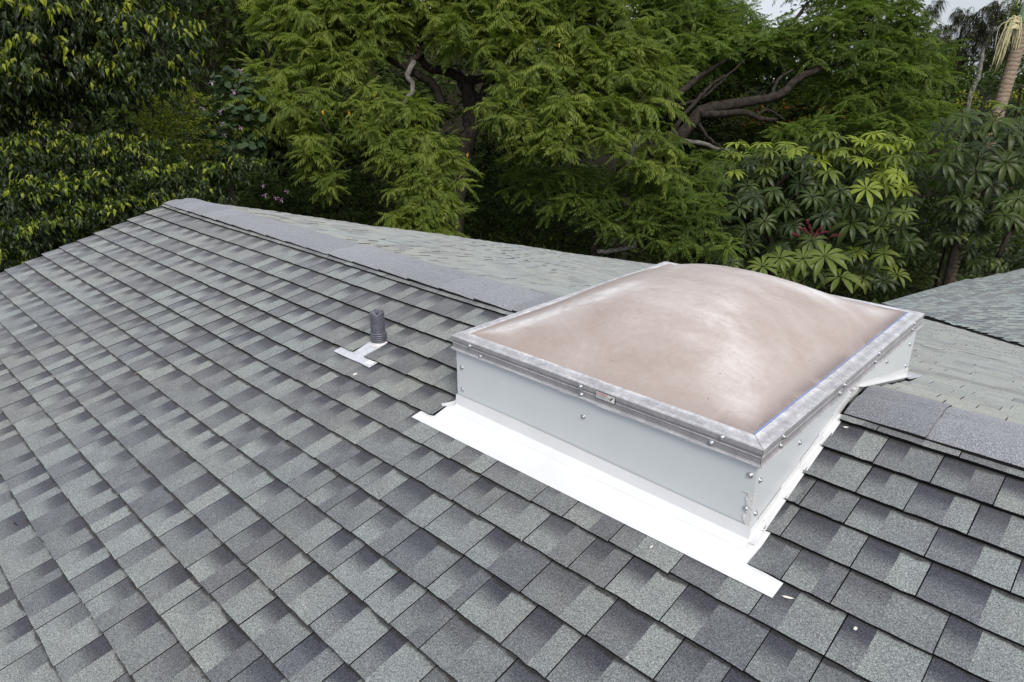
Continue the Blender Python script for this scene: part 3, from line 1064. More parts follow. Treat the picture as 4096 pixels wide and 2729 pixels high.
for r_ in range(5):
    mb = MB()
    an = np.linspace(0, 2 * np.pi, 29)
    zc = 0.018 + 0.0105 * r_
    mb.tube(np.stack([PB[0] + (PR + 0.001) * np.cos(an), PB[1] + (PR + 0.001) * np.sin(an), np.full(29, PB[2] + zc)], 1), 0.0052, 8, cap=False)
    mb.build("boot_ring", M_LEAD, vent, smooth=True)
mb = MB()
n8 = np.linspace(0, 2 * np.pi, 33)
ring1 = [PB + np.array([0.052 * math.cos(a), 0.050 * math.sin(a), 0]) - np.array([0, 0, 0.0]) for a in n8[:-1]]
for p in ring1: p[2] = zf(p[1]) + 0.0078
ring2 = [PB + np.array([0.040 * math.cos(a), 0.040 * math.sin(a), 0.014 + 0.003 * math.sin(5 * a)]) for a in n8[:-1]]
ring3 = [PB + np.array([0.030 * math.cos(a), 0.030 * math.sin(a), 0.016]) for a in n8[:-1]]
mb.add(ring1 + ring2 + ring3, [(r * 32 + s, r * 32 + (s + 1) % 32, (r + 1) * 32 + (s + 1) % 32, (r + 1) * 32 + s) for r in (0, 1) for s in range(32)])
mb.build("sealant_collar", M_CAULK, vent, smooth=True)
mb = MB()
e_ = lambda: rng.normal(0, 0.001)
bar = [fp(-0.918, 0.000, 0.0095), fp(-0.84, -0.002, 0.0105), fp(-0.76, 0.000, 0.0095), fp(-0.69, 0.003, 0.010), fp(-0.609, 0.001, 0.0095), fp(-0.609, 0.052, 0.006), fp(-0.714, 0.052, 0.005), fp(-0.714, 0.235, 0.005), fp(-0.812, 0.235, 0.005), fp(-0.812, 0.052, 0.005), fp(-0.918, 0.045, 0.006)]
mb.slab(bar, fr_N * 0.0014)
mb.build("pipe_flashing", M_GALV, vent)
mb = MB()
mb.slab([fp(-0.668, 0.012, 0.0115), fp(-0.622, 0.014, 0.0115), fp(-0.620, 0.046, 0.0090), fp(-0.666, 0.044, 0.0090)], fr_N * 0.0008)
mb.build("white_label", M_WHITE, vent)

# ------------------------------------------------------------------ litter on the roof


def hit_front(u, v):
    d = CF + CR * (u - 2048.0) / FPX - CU * (v - 1364.5) / FPX
    s = (ZR - T * (YR - CAM[1]) - CAM[2]) / (d[2] - T * d[1])
    return CAM + s * d


def litter(name, u, v, ln, wd, mat, label, cat, group, ang):
    P = hit_front(u, v) + fr_N * 0.011
    a = fr_A * math.cos(ang) - fr_D * math.sin(ang); b = np.cross(fr_N, a)
    o = empty_mesh = MB()
    pr = [(-0.5, 0, 0.001), (-0.2, 0.45, 0.003), (0.2, 0.5, 0.004), (0.5, 0.05, 0.006), (0.2, -0.4, 0.003), (-0.2, -0.5, 0.002)]
    o.slab([P + a * p[0] * ln + b * p[1] * wd + fr_N * p[2] for p in pr], fr_N * 0.0012)
    ob = o.build(name, mat)
    tagit(ob, label, cat, group)


litter("fallen_leaf", 221, 1138, 0.035, 0.015, M_BROWN, "small brown fallen leaf on the shingles near the left rake edge", "leaf", "litter lying on the front roof slope", 0.4)
litter("fallen_leaf", 548, 1503, 0.022, 0.012, M_BROWN, "small brown fallen leaf far down the slope left of the vent pipe", "leaf", "litter lying on the front roof slope", 1.2)
litter("fallen_leaf", 148, 1311, 0.016, 0.010, M_CHIP, "pale dry fallen leaf on shingles at the far left of the slope", "leaf", "litter lying on the front roof slope", 0.2)
litter("paint_chip", 1424, 1507, 0.026, 0.014, M_CHIP, "pale pinkish smear of debris just below the vent pipe flashing", "debris", "litter lying on the front roof slope", 0.6)
litter("paint_chip", 2607, 2200, 0.012, 0.005, M_CHIP, "white chip on the shingles just below the middle of the white apron flashing", "debris", "litter lying on the front roof slope", 1.0)
litter("paint_chip", 2090, 2174, 0.008, 0.006, M_CHIP, "tiny pale chip on a shingle edge below left half of the apron flashing", "debris", "litter lying on the front roof slope", 0.3)
litter("paint_chip", 1662, 2313, 0.012, 0.006, M_CHIP, "tiny pale chip lower down in front of the apron, at a shingle joint", "debris", "litter lying on the front roof slope", 0.8)
litter("paint_chip", 3150, 2403, 0.032, 0.006, M_CHIP, "long white chip lying beside the right end of the apron flashing", "debris", "litter lying on the front roof slope", 0.2)
litter("paint_chip", 3382, 1722, 0.018, 0.006, M_CHIP, "white chip on dark shingle beside the curb, under the right ridge cap", "debris", "litter lying on the front roof slope", 0.1)
litter("paint_chip", 3420, 2528, 0.010, 0.009, M_CHIP, "round white chip on the shingles low at the right of the picture", "debris", "litter lying on the front roof slope", 0.7)
mb = MB()
for k_ in range(420):
    kk = int(rng.integers(6, 20)); x_ = -4.6 + 5.6 * rng.random() ** 1.3
    d_ = dcourse(kk, x_) + rng.uniform(-0.002, 0.012)
    P_ = fr_O + fr_A * x_ + fr_D * d_ + fr_N * 0.006
    sz_ = rng.uniform(0.002, 0.006)
    a_ = rng.uniform(0, 3.14)
    e1, e2 = fr_A * math.cos(a_) + fr_D * math.sin(a_), fr_D * math.cos(a_) - fr_A * math.sin(a_)
    mb.slab([P_ - e1 * sz_, P_ - e2 * sz_ * 0.4, P_ + e1 * sz_, P_ + e2 * sz_ * 0.4], fr_N * 0.002)
tagit(mb.build("leaf_litter", M_CRUMB), "brown crumbs of leaf litter caught along the shingle butts", kind="stuff")
ob = MB()
Pt = hit_front(69, 2107)
ob.tube([Pt + fr_N * 0.014 - fr_A * 0.02, Pt + fr_N * 0.016, Pt + fr_N * 0.014 + fr_A * 0.017 - fr_D * 0.006], [0.0015, 0.002, 0.001], 6)
tagit(ob.build("twig", M_BARK), "short dark twig on the shingles at the far left edge", "twig", "litter lying on the front roof slope")
# ------------------------------------------------------------------ ground and hill
GZ = -5.8


def hill_z(x, y):
    d = (np.stack([x, y], -1) - CAM[:2]) @ (CF[:2] / np.linalg.norm(CF[:2]))
    s = (np.stack([x, y], -1) - CAM[:2]) @ (CR[:2] / np.linalg.norm(CR[:2]))
    h = np.clip((d - 26) / 45, 0, 1)
    h = h * h * (3 - 2 * h)
    left = np.clip((6 - s) / 20, 0, 1)
    return GZ + h * (5.5 + 9 * left) + 0.12 * np.sin(x * 0.9) * np.cos(y * 0.7) * np.clip((d - 12) / 10, 0, 1)


gr = np.concatenate([np.linspace(-300, -70, 6), np.linspace(-60, 90, 76), np.linspace(100, 300, 6)])
GX, GY = np.meshgrid(gr, gr)
gv = np.stack([GX, GY, hill_z(GX, GY)], -1).reshape(-1, 3)
m = len(gr)
M_SOIL = simple("leaf_litter_ground", (0.014, 0.012, 0.007), 0.95, 0, 0.6, 2.5, 0.6, 9)
mb = MB()
mb.add(gv, [(j * m + i, j * m + i + 1, (j + 1) * m + i + 1, (j + 1) * m + i) for j in range(m - 1) for i in range(m - 1)])
tagit(mb.build("ground", M_SOIL, smooth=True), "dark leaf-strewn ground rising into a wooded hill behind the house", kind="structure")


# ------------------------------------------------------------------ leaf templates
def tpl(verts, faces):
    return (np.asarray(verts, float), np.concatenate([np.asarray(f, np.int32) for f in faces]), np.array([len(f) for f in faces], np.int32))


def t_broad(wd=0.5, droop=0.35, fold=0.08):
    return tpl([(0, 0, 0), (0.35, wd / 2, fold - droop * .1), (0.35, -wd / 2, fold - droop * .1), (0.4, 0, -droop * .1), (0.75, wd * .3, fold * .5 - droop * .5), (0.75, -wd * .3, fold * .5 - droop * .5), (1, 0, -droop)],
               [(0, 3, 1), (0, 2, 3), (1, 3, 6, 4), (3, 2, 5, 6)])


def t_round():
    a = np.linspace(0, 2 * np.pi, 8)[:-1]
    v = [(0.5 + 0.5 * math.cos(x), 0.5 * math.sin(x), 0.06 * math.cos(2 * x)) for x in a]
    return tpl(v, [tuple(range(7))])


def t_diamond(wd=0.42):
    return tpl([(0, 0, 0), (0.45, wd / 2, 0.05), (1, 0, -0.12), (0.45, -wd / 2, 0.05)], [(0, 3, 2, 1)])


def pinnate(pairs, ll, lw, droop, sag, jit, terminal=True, start=0.18):
    """one pinnate leaf of unit rachis along +x; leaflets in pairs, hanging"""
    V, F = [], []
    def rach(t): return np.array([t, 0, -droop * t * t])
    for i in range(pairs):
        t = start + (1 - start) * i / max(pairs - 1, 1)
        b = rach(t)
        s = ll * (0.65 + 0.35 * math.sin(math.pi * (0.15 + 0.8 * t))) 
        for sd in (-1, 1):
            dirv = np.array([0.62 + rng.normal(0, jit), sd * 0.78, -sag + rng.normal(0, jit)])
            dirv /= np.linalg.norm(dirv)
            side = np.cross(dirv, [0, 0, 1.0]); side /= np.linalg.norm(side) + 1e-9
            side = side + np.array([0, 0, rng.normal(0, 0.3)])
            k = len(V)
            V += [b, b + dirv * s * 0.42 + side * lw * 0.5 * s + np.array([0, 0, 0.03 * s]), b + dirv * s + np.array([0, 0, -0.16 * s]), b + dirv * s * 0.42 - side * lw * 0.5 * s + np.array([0, 0, 0.03 * s])]
            F.append((k, k + 3, k + 2, k + 1))
    if terminal:
        b = rach(1.0); k = len(V)
        V += [b, b + np.array([ll * .4, lw * ll * .5, -0.2 * ll]), b + np.array([ll * .85, 0, -0.6 * ll]), b + np.array([ll * .4, -lw * ll * .5, -0.2 * ll])]
        F.append((k, k + 3, k + 2, k + 1))
    k = len(V)
    n_ = 5
    for i in range(n_):
        p = rach(i / (n_ - 1))
        V += [p + np.array([0, 0.006, 0]), p - np.array([0, 0.006, 0])]
    for i in range(n_ - 1): F.append((k + 2 * i, k + 2 * i + 1, k + 2 * i + 3, k + 2 * i + 2))
    return np.array(V, float), F


def rotm(yaw, pitch, roll):
    """column axes for arrays of angles; local x points along yaw, pitched up by pitch"""
    cy_, sy_, cp, sp, cr_, sr_ = np.cos(yaw), np.sin(yaw), np.cos(pitch), np.sin(pitch), np.cos(roll), np.sin(roll)
    X = np.stack([cy_ * cp, sy_ * cp, sp], -1)
    Y0 = np.stack([-sy_, cy_, np.zeros_like(yaw)], -1)
    Z0 = np.cross(X, Y0)
    Y = Y0 * cr_[:, None] + Z0 * sr_[:, None]
    Z = np.cross(X, Y)
    return np.stack([X, Y, Z], -1)


def spray(pairs, ll, lw, nleaf, droop, sag):
    """a shoot tip: pinnate leaves radiating and drooping all round"""
    V, F = [], []
    n0 = 0
    for i in range(nleaf):
        v, f = pinnate(pairs, ll, lw, droop * rng.uniform(0.7, 1.3), sag, 0.12)
        R = rotm(np.array([i * 2.399 + rng.normal(0, 0.25)]), np.array([rng.uniform(-0.25, 0.55)]), np.array([rng.normal(0, 0.25)]))[0]
        v = (v * rng.uniform(0.75, 1.15)) @ R.T
        V.append(v); F += [tuple(int(x) + n0 for x in q) for q in f]; n0 += len(v)
    return tpl(np.concatenate(V), F)


LEAF_T = t_broad()
LEAF_H = t_broad(0.46, 0.55, 0.10)
ROUND = t_round()
DIAM = t_diamond()
SPRAYS = [spray(7, 0.42, 0.30, 7, 0.55, 0.95) for _ in range(6)]
FSPRAYS = [spray(8, 0.27, 0.34, 6, 0.40, 0.5) for _ in range(5)]


def needle_tpl():
    V, F = [], []
    for i in range(16):
        a = rng.uniform(0, 2 * np.pi); r1 = rng.uniform(0.15, 0.5); ln = rng.uniform(0.5, 1.0)
        p0 = np.array([0.05 * math.cos(a), 0.05 * math.sin(a), 0.0]); p1 = np.array([r1 * .7 * math.cos(a), r1 * .7 * math.sin(a), 0.12 - ln * 0.4]); p2 = np.array([r1 * math.cos(a), r1 * math.sin(a), -ln])
        s = np.array([-math.sin(a), math.cos(a), 0]) * 0.012
        k = len(V)
        V += [p0 - s, p0 + s, p1 + s, p1 - s, p2]
        F += [(k, k + 1, k + 2, k + 3), (k + 3, k + 2, k + 4)]
    return tpl(V, F)


NEEDLE = needle_tpl()


def clump_pts(c, r, n, flat=0.75, up=0.25):
    """points through an uneven crown clump, more of them towards its upper skin"""
    d = rng.normal(size=(n, 3))
    d[:, 2] += up
    d /= np.linalg.norm(d, axis=1)[:, None]
    k = rng.uniform(0.35, 1.0, n) ** 0.55
    lump = 1 + 0.28 * np.sin(d[:, 0] * 5 + c[0] * 3) * np.sin(d[:, 1] * 4.3 + c[1] * 2) + 0.2 * np.sin(d[:, 2] * 6 + c[2])
    return c + d * (r * k * lump)[:, None] * np.array([1, 1, flat]), d


def branch_obj(parent, paths, mat, name="branch"):
    for pth, r0, r1 in paths:
        P = smooth_path([at(*p) for p in pth], 5, 0.012)
        mb = MB()
        mb.tube(P, np.linspace(r0, r1, len(P)), 8, rough=0.12)
        mb.build(name, mat, parent, smooth=True)


def trunk_obj(parent, pth, r0, r1, mat, to_ground=True):
    P = [at(*p) for p in pth]
    if to_ground:
        b = P[0].copy(); b[2] = float(hill_z(np.array(b[0]), np.array(b[1]))) - 0.1
        P = [b] + P
    P = smooth_path(P, 6, 0.015)
    mb = MB(); mb.tube(P, np.linspace(r0, r1, len(P)), 12, rough=0.06)
    mb.build("trunk", mat, parent, smooth=True)


def place(loc, label, cat, group, name):
    loc = np.array(loc, float)
    loc[2] = float(hill_z(np.array(loc[0]), np.array(loc[1])))
    return empty(name, loc, label, cat, group)


def spray_crown(parent, clumps, tpls, size, dens, mat, hero=0, tone_mu=0.5):
    """pinnate crown: shoot tips spread through each clump; the nearest ones are separate parts"""
    P, D = [], []
    for (u, v, d, rp) in clumps:
        c = at(u, v, d); r = rp * d / FPX
        n_ = max(3, int(dens * (r / size) ** 2))
        p, dd = clump_pts(c, r, n_)
        P.append(p); D.append(dd)
    P = np.concatenate(P); D = np.concatenate(D)
    N = len(P)
    yaw = np.arctan2(D[:, 1], D[:, 0]) + rng.normal(0, 0.6, N)
    tilt = rng.normal(0, 0.34, N)
    M = rotm(yaw, -0.15 + tilt, rng.normal(0, 0.3, N))
    sc = size * rng.uniform(0.55, 1.3, N)
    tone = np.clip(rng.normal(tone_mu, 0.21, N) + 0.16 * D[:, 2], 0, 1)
    kind = rng.integers(len(tpls), size=N)
    dep = (P - CAM) @ CF
    uu = 2048 + FPX * ((P - CAM) @ CR) / dep; vv = 1364.5 - FPX * ((P - CAM) @ CU) / dep
    seen = (uu > -50) & (uu < 4150) & (vv > -50) & (vv < 1300)
    order = np.argsort(np.where(seen, dep, 1e6))
    hs = set(order[:hero].tolist()) if hero else set()
    if hero:
        meshes = {}
        for k, t in enumerate(tpls):
            for q in range(3):
                mb = MB(); mb.scatter(t, np.zeros((1, 3)), np.eye(3)[None], np.ones(1), [0.42 + 0.18 * q]); meshes[(k, q)] = mb.mesh("leaf_spray", [mat])
        for i in sorted(hs):
            q = 0 if tone[i] < 0.45 else (1 if tone[i] < 0.65 else 2)
            ob = bpy.data.objects.new("leaf_spray", meshes[(int(kind[i]), q)]); C.objects.link(ob); ob.parent = parent
            M4 = Matrix.Identity(4)
            for a in range(3):
                for b_ in range(3): M4[a][b_] = M[i, a, b_] * sc[i]
                M4[a][3] = P[i, a] - parent.location[a]
            ob.matrix_basis = M4
    mb = MB()
    keep = np.array([i not in hs for i in range(N)])
    for k, t in enumerate(tpls):
        s_ = keep & (kind == k)
        mb.scatter(t, P[s_], M[s_], sc[s_], tone[s_])
    mb.build("crown", mat, parent, kind="stuff")


def leaf_crown(parent, clumps, t, size, dens, mat, tone_mu=0.45, tone_sd=0.2, droop=-0.6, twig=10, name="crown", flat=0.8, bright_tip=0.0):
    """broadleaf crown: twigs through each clump, each carrying a run of leaves"""
    mb = MB()
    AP, AM, AS, AT = [], [], [], []
    for (u, v, d, rp) in clumps:
        c = at(u, v, d); r = rp * d / FPX
        nt_ = max(4, int(dens * (r / size) ** 2 / twig))
        p, dd = clump_pts(c, r, nt_, flat)
        ax = dd * np.array([1, 1, 0.45]) + rng.normal(0, 0.35, dd.shape)
        ax /= np.linalg.norm(ax, axis=1)[:, None]
        L = size * twig * 0.32
        for k in range(twig):
            t_ = k / (twig - 1)
            q = p + ax * (L * (t_ - 0.5)) + np.array([0, 0, -0.25 * L]) * t_ * t_ + rng.normal(0, size * 0.22, p.shape)
            yaw = np.arctan2(ax[:, 1], ax[:, 0]) + (1 if k % 2 else -1) * rng.uniform(0.4, 1.4, nt_)
            AP.append(q); AM.append(rotm(yaw, droop + rng.normal(0, 0.4, nt_), rng.normal(0, 0.5, nt_)))
            AS.append(size * rng.uniform(0.65, 1.2, nt_))
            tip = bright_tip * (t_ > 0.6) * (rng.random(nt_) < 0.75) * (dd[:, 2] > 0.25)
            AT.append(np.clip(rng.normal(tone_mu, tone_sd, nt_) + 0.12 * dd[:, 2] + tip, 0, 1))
    mb.scatter(t, np.concatenate(AP), np.concatenate(AM), np.concatenate(AS), np.concatenate(AT))
    return mb.build(name, mat, parent, kind="stuff")


# ------------------------------------------------------------------ ficus at the left
fic = place(at(-450, 900, 9.0), "dark glossy weeping fig with yellow-green leaf tips, crowding the left rake edge", "tree", "trees around the house", "fig_tree")
trunk_obj(fic, [(-450, 900, 9.5), (-380, 500, 9.6), (-250, 200, 9.8), (-150, -250, 10)], 0.22, 0.10, M_BARK)
branch_obj(fic, [([(-380, 600, 9.9), (50, 560, 9.8), (400, 640, 9.6), (800, 680, 9.5), (1020, 650, 9.4)], 0.035, 0.006),
                 ([(-300, 350, 9.7), (100, 260, 9.6), (420, 200, 9.6), (700, 150, 9.6)], 0.06, 0.012),
                 ([(-380, 700, 9.6), (-50, 780, 9.3), (150, 860, 8.9)], 0.03, 0.006)], M_BARK)
F1 = [(40, 30, 9.2, 170), (220, 60, 9.2, 170), (420, 60, 9.4, 190), (600, 110, 9.4, 170), (720, 170, 9.5, 110), (735, 255, 9.4, 75), (560, 250, 9.4, 150), (390, 260, 9.4, 130), (200, 200, 9.3, 170), (60, 280, 9.2, 150), (470, 350, 9.4, 90), (640, 330, 9.4, 70), (640, -80, 9.5, 190), (300, -120, 9.5, 260), (850, -90, 9.6, 120), (0, -150, 9.5, 260), (250, 360, 9.8, 120), (90, 430, 9.8, 130), (-120, 300, 9.3, 260), (-100, 700, 9.0, 240)]
F2 = [(60, 620, 8.9, 130), (200, 560, 9.6, 120), (330, 600, 9.3, 130), (450, 560, 9.5, 90), (520, 640, 9.3, 120), (620, 600, 9.4, 90), (650, 700, 9.2, 110), (760, 690, 9.3, 90), (870, 690, 9.35, 70), (970, 655, 9.4, 62), (1060, 650, 9.4, 48), (800, 760, 9.1, 70), (890, 790, 9.1, 42), (420, 740, 9.1, 130), (240, 760, 8.8, 140), (80, 800, 8.4, 130), (60, 950, 8.1, 120), (200, 920, 8.3, 110), (340, 860, 8.6, 110), (500, 820, 8.8, 100), (620, 800, 9.0, 70), (-60, 1050, 7.8, 130), (90, 1050, 8.2, 80)]
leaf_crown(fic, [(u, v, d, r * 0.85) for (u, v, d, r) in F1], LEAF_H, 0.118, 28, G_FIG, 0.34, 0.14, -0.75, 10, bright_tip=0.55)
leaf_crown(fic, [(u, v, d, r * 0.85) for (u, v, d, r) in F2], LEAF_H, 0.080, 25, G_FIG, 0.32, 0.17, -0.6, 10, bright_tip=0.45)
leaf_crown(fic, [(u, v, d + 0.9, r * 1.15) for (u, v, d, r) in F1 + F2 if u < 560], LEAF_H, 0.13, 20, G_FIG, 0.2, 0.15, -0.7, 8)

# small-leaved bush and orchid shrub between the fig and the big tree
o = place(at(650, 640, 13), "fine-leaved olive-green bush glimpsed under the fig's upper boughs", "bush", "shrubs behind the roof", "bush")
leaf_crown(o, [(620, 430, 12.6, 110), (720, 400, 12.8, 110), (640, 540, 12.6, 110), (760, 520, 12.8, 110), (700, 620, 12.6, 100), (540, 450, 12.8, 90), (820, 600, 12.8, 80)], DIAM, 0.085, 16, G_YEL, 0.5, 0.2, -0.3, 8)
o = place(at(920, 700, 13.6), "orchid tree with grey-green two-lobed leaves and pale pink flowers", "tree", "shrubs behind the roof", "orchid_tree")
trunk_obj(o, [(930, 800, 13.8), (920, 600, 13.8), (940, 420, 13.8), (960, 300, 13.8)], 0.07, 0.02, M_BARK)
leaf_crown(o, [(960, 300, 13.7, 70), (900, 380, 13.6, 90), (1000, 380, 13.7, 80), (840, 460, 13.5, 90), (940, 480, 13.4, 100), (1020, 480, 13.7, 70), (860, 570, 13.3, 90), (950, 590, 13.3, 80), (1020, 600, 13.7, 80), (800, 520, 13.5, 70), (900, 650, 13.4, 70)], ROUND, 0.15, 9, G_BAU, 0.5, 0.2, -0.7, 6)
for (u, v) in ((963, 284), (934, 367), (880, 449), (963, 510), (896, 542), (810, 434), (886, 494), (1053, 740), (1148, 765), (1125, 800), (1058, 781), (1105, 790), (845, 330), (815, 625)):
    mb = MB(); P = at(u, v, 13.0)
    for k in range(5):
        a = k * 1.2566 + rng.uniform(0, 1)
        mb.scatter(LEAF_T, (P + np.array([0, 0, 0]))[None], rotm(np.array([0.9 + 0.5 * math.sin(a) + (3.1416 if math.cos(a) < 0 else 0)]), np.array([1.2 * math.sin(a)]), np.array([rng.normal(0, 0.5)])), np.array([0.06]), [rng.random()])
    mb.build("flower", M_PINK, o)

# ------------------------------------------------------------------ big central tree
big = place(at(1821, 953, 16.0), "big spreading tree with drooping light-green pinnate leaves and a dark forked trunk behind the ridge", "tree", "trees around the house", "pinnate_tree")
trunk_obj(big, [(1818, 980, 16), (1828, 791, 16), (1857, 638, 16), (1879, 510, 16), (1885, 408, 16), (1850, 319, 16)], 0.24, 0.15, M_BARK)
branch_obj(big, [([(1882, 430, 16), (1850, 319, 15.9), (1780, 287, 15.8), (1700, 262, 15.7), (1684, 191, 15.6), (1690, 90, 15.6), (1720, -60, 15.6)], 0.13, 0.06),
                 ([(1767, 440, 15.7), (1735, 344, 15.6), (1646, 287, 15.5), (1570, 242, 15.4), (1512, 191, 15.3), (1440, 90, 15.2)], 0.12, 0.04),
                 ([(1614, 415, 15.0), (1649, 357, 15.0), (1627, 306, 15.1), (1649, 249, 15.2), (1690, 190, 15.4)], 0.055, 0.085),
                 ([(1860, 325, 15.9), (1930, 318, 15.9), (2020, 332, 16.0), (2140, 300, 16.1), (2300, 210, 16.1)], 0.11, 0.04),
                 ([(1879, 480, 16), (1930, 380, 16), (1960, 250, 16), (2010, 100, 16)], 0.10, 0.04),
                 ([(2060, 540, 14.6), (2110, 580, 14.6), (2135, 592, 14.6), (2200, 560, 14.6)], 0.035, 0.015),
                 ([(2150, 490, 14.6), (2080, 500, 14.7), (2085, 550, 14.7), (2120, 585, 14.6)], 0.03, 0.02),
                 ([(1500, 420, 14.6), (1380, 430, 14.3), (1240, 420, 14.2), (1150, 345, 14.3)], 0.035, 0.010),
                 ([(1640, 470, 14.4), (1560, 540, 14), (1450, 560, 13.9)], 0.03, 0.01),
                 ([(1640, 520, 14.6), (1720, 600, 14), (1740, 760, 13.8)], 0.03, 0.01),
                 ([(1180, 60, 15.5), (1280, 150, 15.2), (1430, 200, 15.3)], 0.03, 0.05),
                 ([(1210, 385, 13.5), (1180, 350, 13.5), (1150, 345, 13.6)], 0.012, 0.006),
                 ([(1330, 540, 13.3), (1290, 500, 13.3), (1270, 440, 13.4), (1180, 425, 13.4)], 0.016, 0.006),
                 ([(1870, 620, 13.4), (1790, 640, 13.3), (1730, 660, 13.2)], 0.012, 0.005),
                 ([(1690, 830, 13.0), (1720, 760, 13.0), (1780, 690, 13.1)], 0.012, 0.005),
                 ([(2360, 180, 14.3), (2420, 130, 14.3), (2340, 90, 14.3)], 0.014, 0.006),
                 ([(2100, 60, 14.6), (2110, 20, 14.6), (2105, -30, 14.6)], 0.02, 0.014),
                 ([(2330, 180, 16), (2480, 190, 16), (2560, 205, 16)], 0.03, 0.012)], M_BARK)
branch_obj(big, [([(1600, 430, 14.9), (1652, 358, 14.9), (1630, 300, 15.0), (1655, 245, 15.1)], 0.05, 0.065)], M_BARKG, "lichen_branch")
B1 = [(1120, 60, 15.2, 150), (1250, 40, 14.8, 160), (1380, 60, 14.8, 160), (1180, 170, 14.8, 110), (1290, 180, 14.5, 120), (1420, 200, 14.6, 110), (1540, 60, 15, 150), (1560, 130, 15, 90), (1280, 270, 14.5, 90), (1400, 290, 14.6, 90),
      (1060, 300, 14.2, 70), (1120, 340, 14.0, 90), (1010, 420, 13.9, 80), (1110, 430, 13.8, 90), (1210, 420, 13.9, 90), (1300, 400, 14.0, 80), (1180, 490, 13.8, 80), (1060, 480, 13.8, 60),
      (1250, 560, 13.6, 70), (1280, 640, 13.5, 60), (1300, 720, 13.4, 55), (1240, 610, 13.6, 50), (1340, 680, 13.5, 50),
      (1420, 440, 14, 80), (1500, 380, 14.1, 80), (1540, 450, 13.9, 90), (1450, 520, 13.9, 80), (1560, 540, 13.8, 90), (1650, 450, 13.9, 90), (1700, 480, 13.8, 70), (1620, 560, 13.7, 90), (1720, 560, 13.7, 80), (1560, 640, 13.6, 70), (1640, 640, 13.6, 80), (1740, 640, 13.6, 70), (1780, 580, 13.8, 60),
      (1680, 720, 13.4, 70), (1760, 720, 13.5, 60), (1840, 650, 13.6, 55), (1830, 720, 13.5, 50), (1620, 780, 13.3, 60), (1720, 790, 13.3, 70), (1790, 800, 13.4, 55), (1600, 840, 13.2, 50), (1690, 860, 13.2, 60), (1760, 870, 13.3, 60), (1700, 925, 13.2, 60), (1780, 930, 13.2, 50), (1640, 910, 13.2, 50),
      (1700, 30, 15.3, 120), (1800, 90, 14.9, 120), (1780, 170, 14.8, 70), (1900, 40, 15.2, 150), (1900, 170, 14.8, 90), (2020, 60, 15.2, 150), (2150, 50, 15.2, 150), (2280, 50, 15.2, 150), (2400, 50, 15.3, 150), (2520, 110, 15.3, 120),
      (2010, 200, 14.7, 100), (2120, 180, 14.7, 110), (2240, 190, 14.7, 110), (2360, 180, 14.8, 110), (2470, 210, 14.8, 110), (2580, 230, 14.9, 80), (2640, 290, 14.8, 60), (2060, 300, 14.5, 80), (2160, 290, 14.5, 90), (2260, 310, 14.5, 100), (2370, 300, 14.6, 100), (2480, 320, 14.6, 100), (2580, 340, 14.6, 80), (2660, 350, 14.7, 50),
      (1960, 430, 14.3, 60), (2040, 410, 14.3, 80), (2130, 400, 14.3, 80), (2230, 420, 14.2, 90), (2340, 420, 14.3, 90), (2440, 430, 14.3, 90), (2540, 440, 14.4, 80), (2620, 420, 14.5, 60), (2680, 280, 14.8, 45), (2000, 480, 14.2, 50), (2100, 500, 14.2, 70), (2220, 520, 14.1, 80), (2320, 520, 14.1, 70), (2160, 600, 14.1, 60), (2260, 600, 14.0, 60), (2060, 580, 14.3, 50),
      (2440, 530, 14.1, 60), (2480, 600, 14.0, 50), (2590, 540, 14.2, 60), (2640, 600, 14.2, 55), (2600, 660, 14.1, 60), (2660, 680, 14.1, 45), (2520, 640, 14.1, 45), (2680, 520, 14.4, 40),
      (1500, -120, 15.2, 260), (1900, -150, 15.4, 280), (2300, -150, 15.4, 280), (1150, -120, 15.4, 220)]
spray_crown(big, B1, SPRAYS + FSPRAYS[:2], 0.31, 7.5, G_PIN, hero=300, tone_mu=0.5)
mb = MB()
for (u, v) in ((1497, 368), (1395, 443), (1447, 497), (1940, 440), (2090, 415), (2240, 170), (1290, 440), (1870, 610)):
    mb.scatter(LEAF_T, at(u, v, 13.3)[None], rotm(np.array([rng.uniform(0, 6)]), np.array([-1.2]), np.array([0.3])), np.array([0.10]), [rng.random()])
mb.build("yellowed_leaf", M_AMB, big)

# lower tree in front of the right-hand one
low = place(at(2480, 1000, 15.6), "lower bushy tree with finer bluish-green pinnate leaves just behind the skylight", "tree", "trees around the house", "feathery_tree")
trunk_obj(low, [(2380, 1080, 15.9), (2390, 900, 15.9), (2440, 780, 15.9), (2500, 600, 16)], 0.13, 0.06, M_BARK)
branch_obj(low, [([(2390, 1010, 15.4), (2480, 1000, 15.2), (2540, 985, 15.1), (2545, 950, 15.1), (2600, 940, 15.1)], 0.06, 0.02), ([(2480, 830, 15.9), (2510, 660, 16), (2540, 560, 16.1)], 0.10, 0.06)], M_BARKG)
L1 = [(2080, 720, 15.6, 80), (2170, 720, 15.4, 80), (2260, 720, 15.3, 80), (2360, 730, 15.2, 80), (2450, 750, 15.1, 80), (2540, 730, 15.0, 75), (2620, 760, 14.8, 75), (2700, 770, 14.8, 70), (2180, 800, 15.5, 80), (2290, 800, 15.2, 80), (2380, 820, 15.1, 80), (2470, 830, 15.0, 75), (2560, 830, 14.8, 75), (2650, 840, 14.7, 75), (2740, 830, 14.6, 70), (2810, 800, 14.6, 60), (2600, 910, 14.7, 65), (2700, 910, 14.6, 70), (2790, 890, 14.5, 65), (2740, 980, 14.5, 60), (2660, 980, 14.6, 50), (2830, 960, 14.4, 60), (2480, 900, 15.0, 65), (2400, 900, 15.1, 60), (2890, 1000, 14.2, 50), (2850, 850, 14.6, 50), (2860, 700, 15, 60), (2790, 730, 15, 60)]
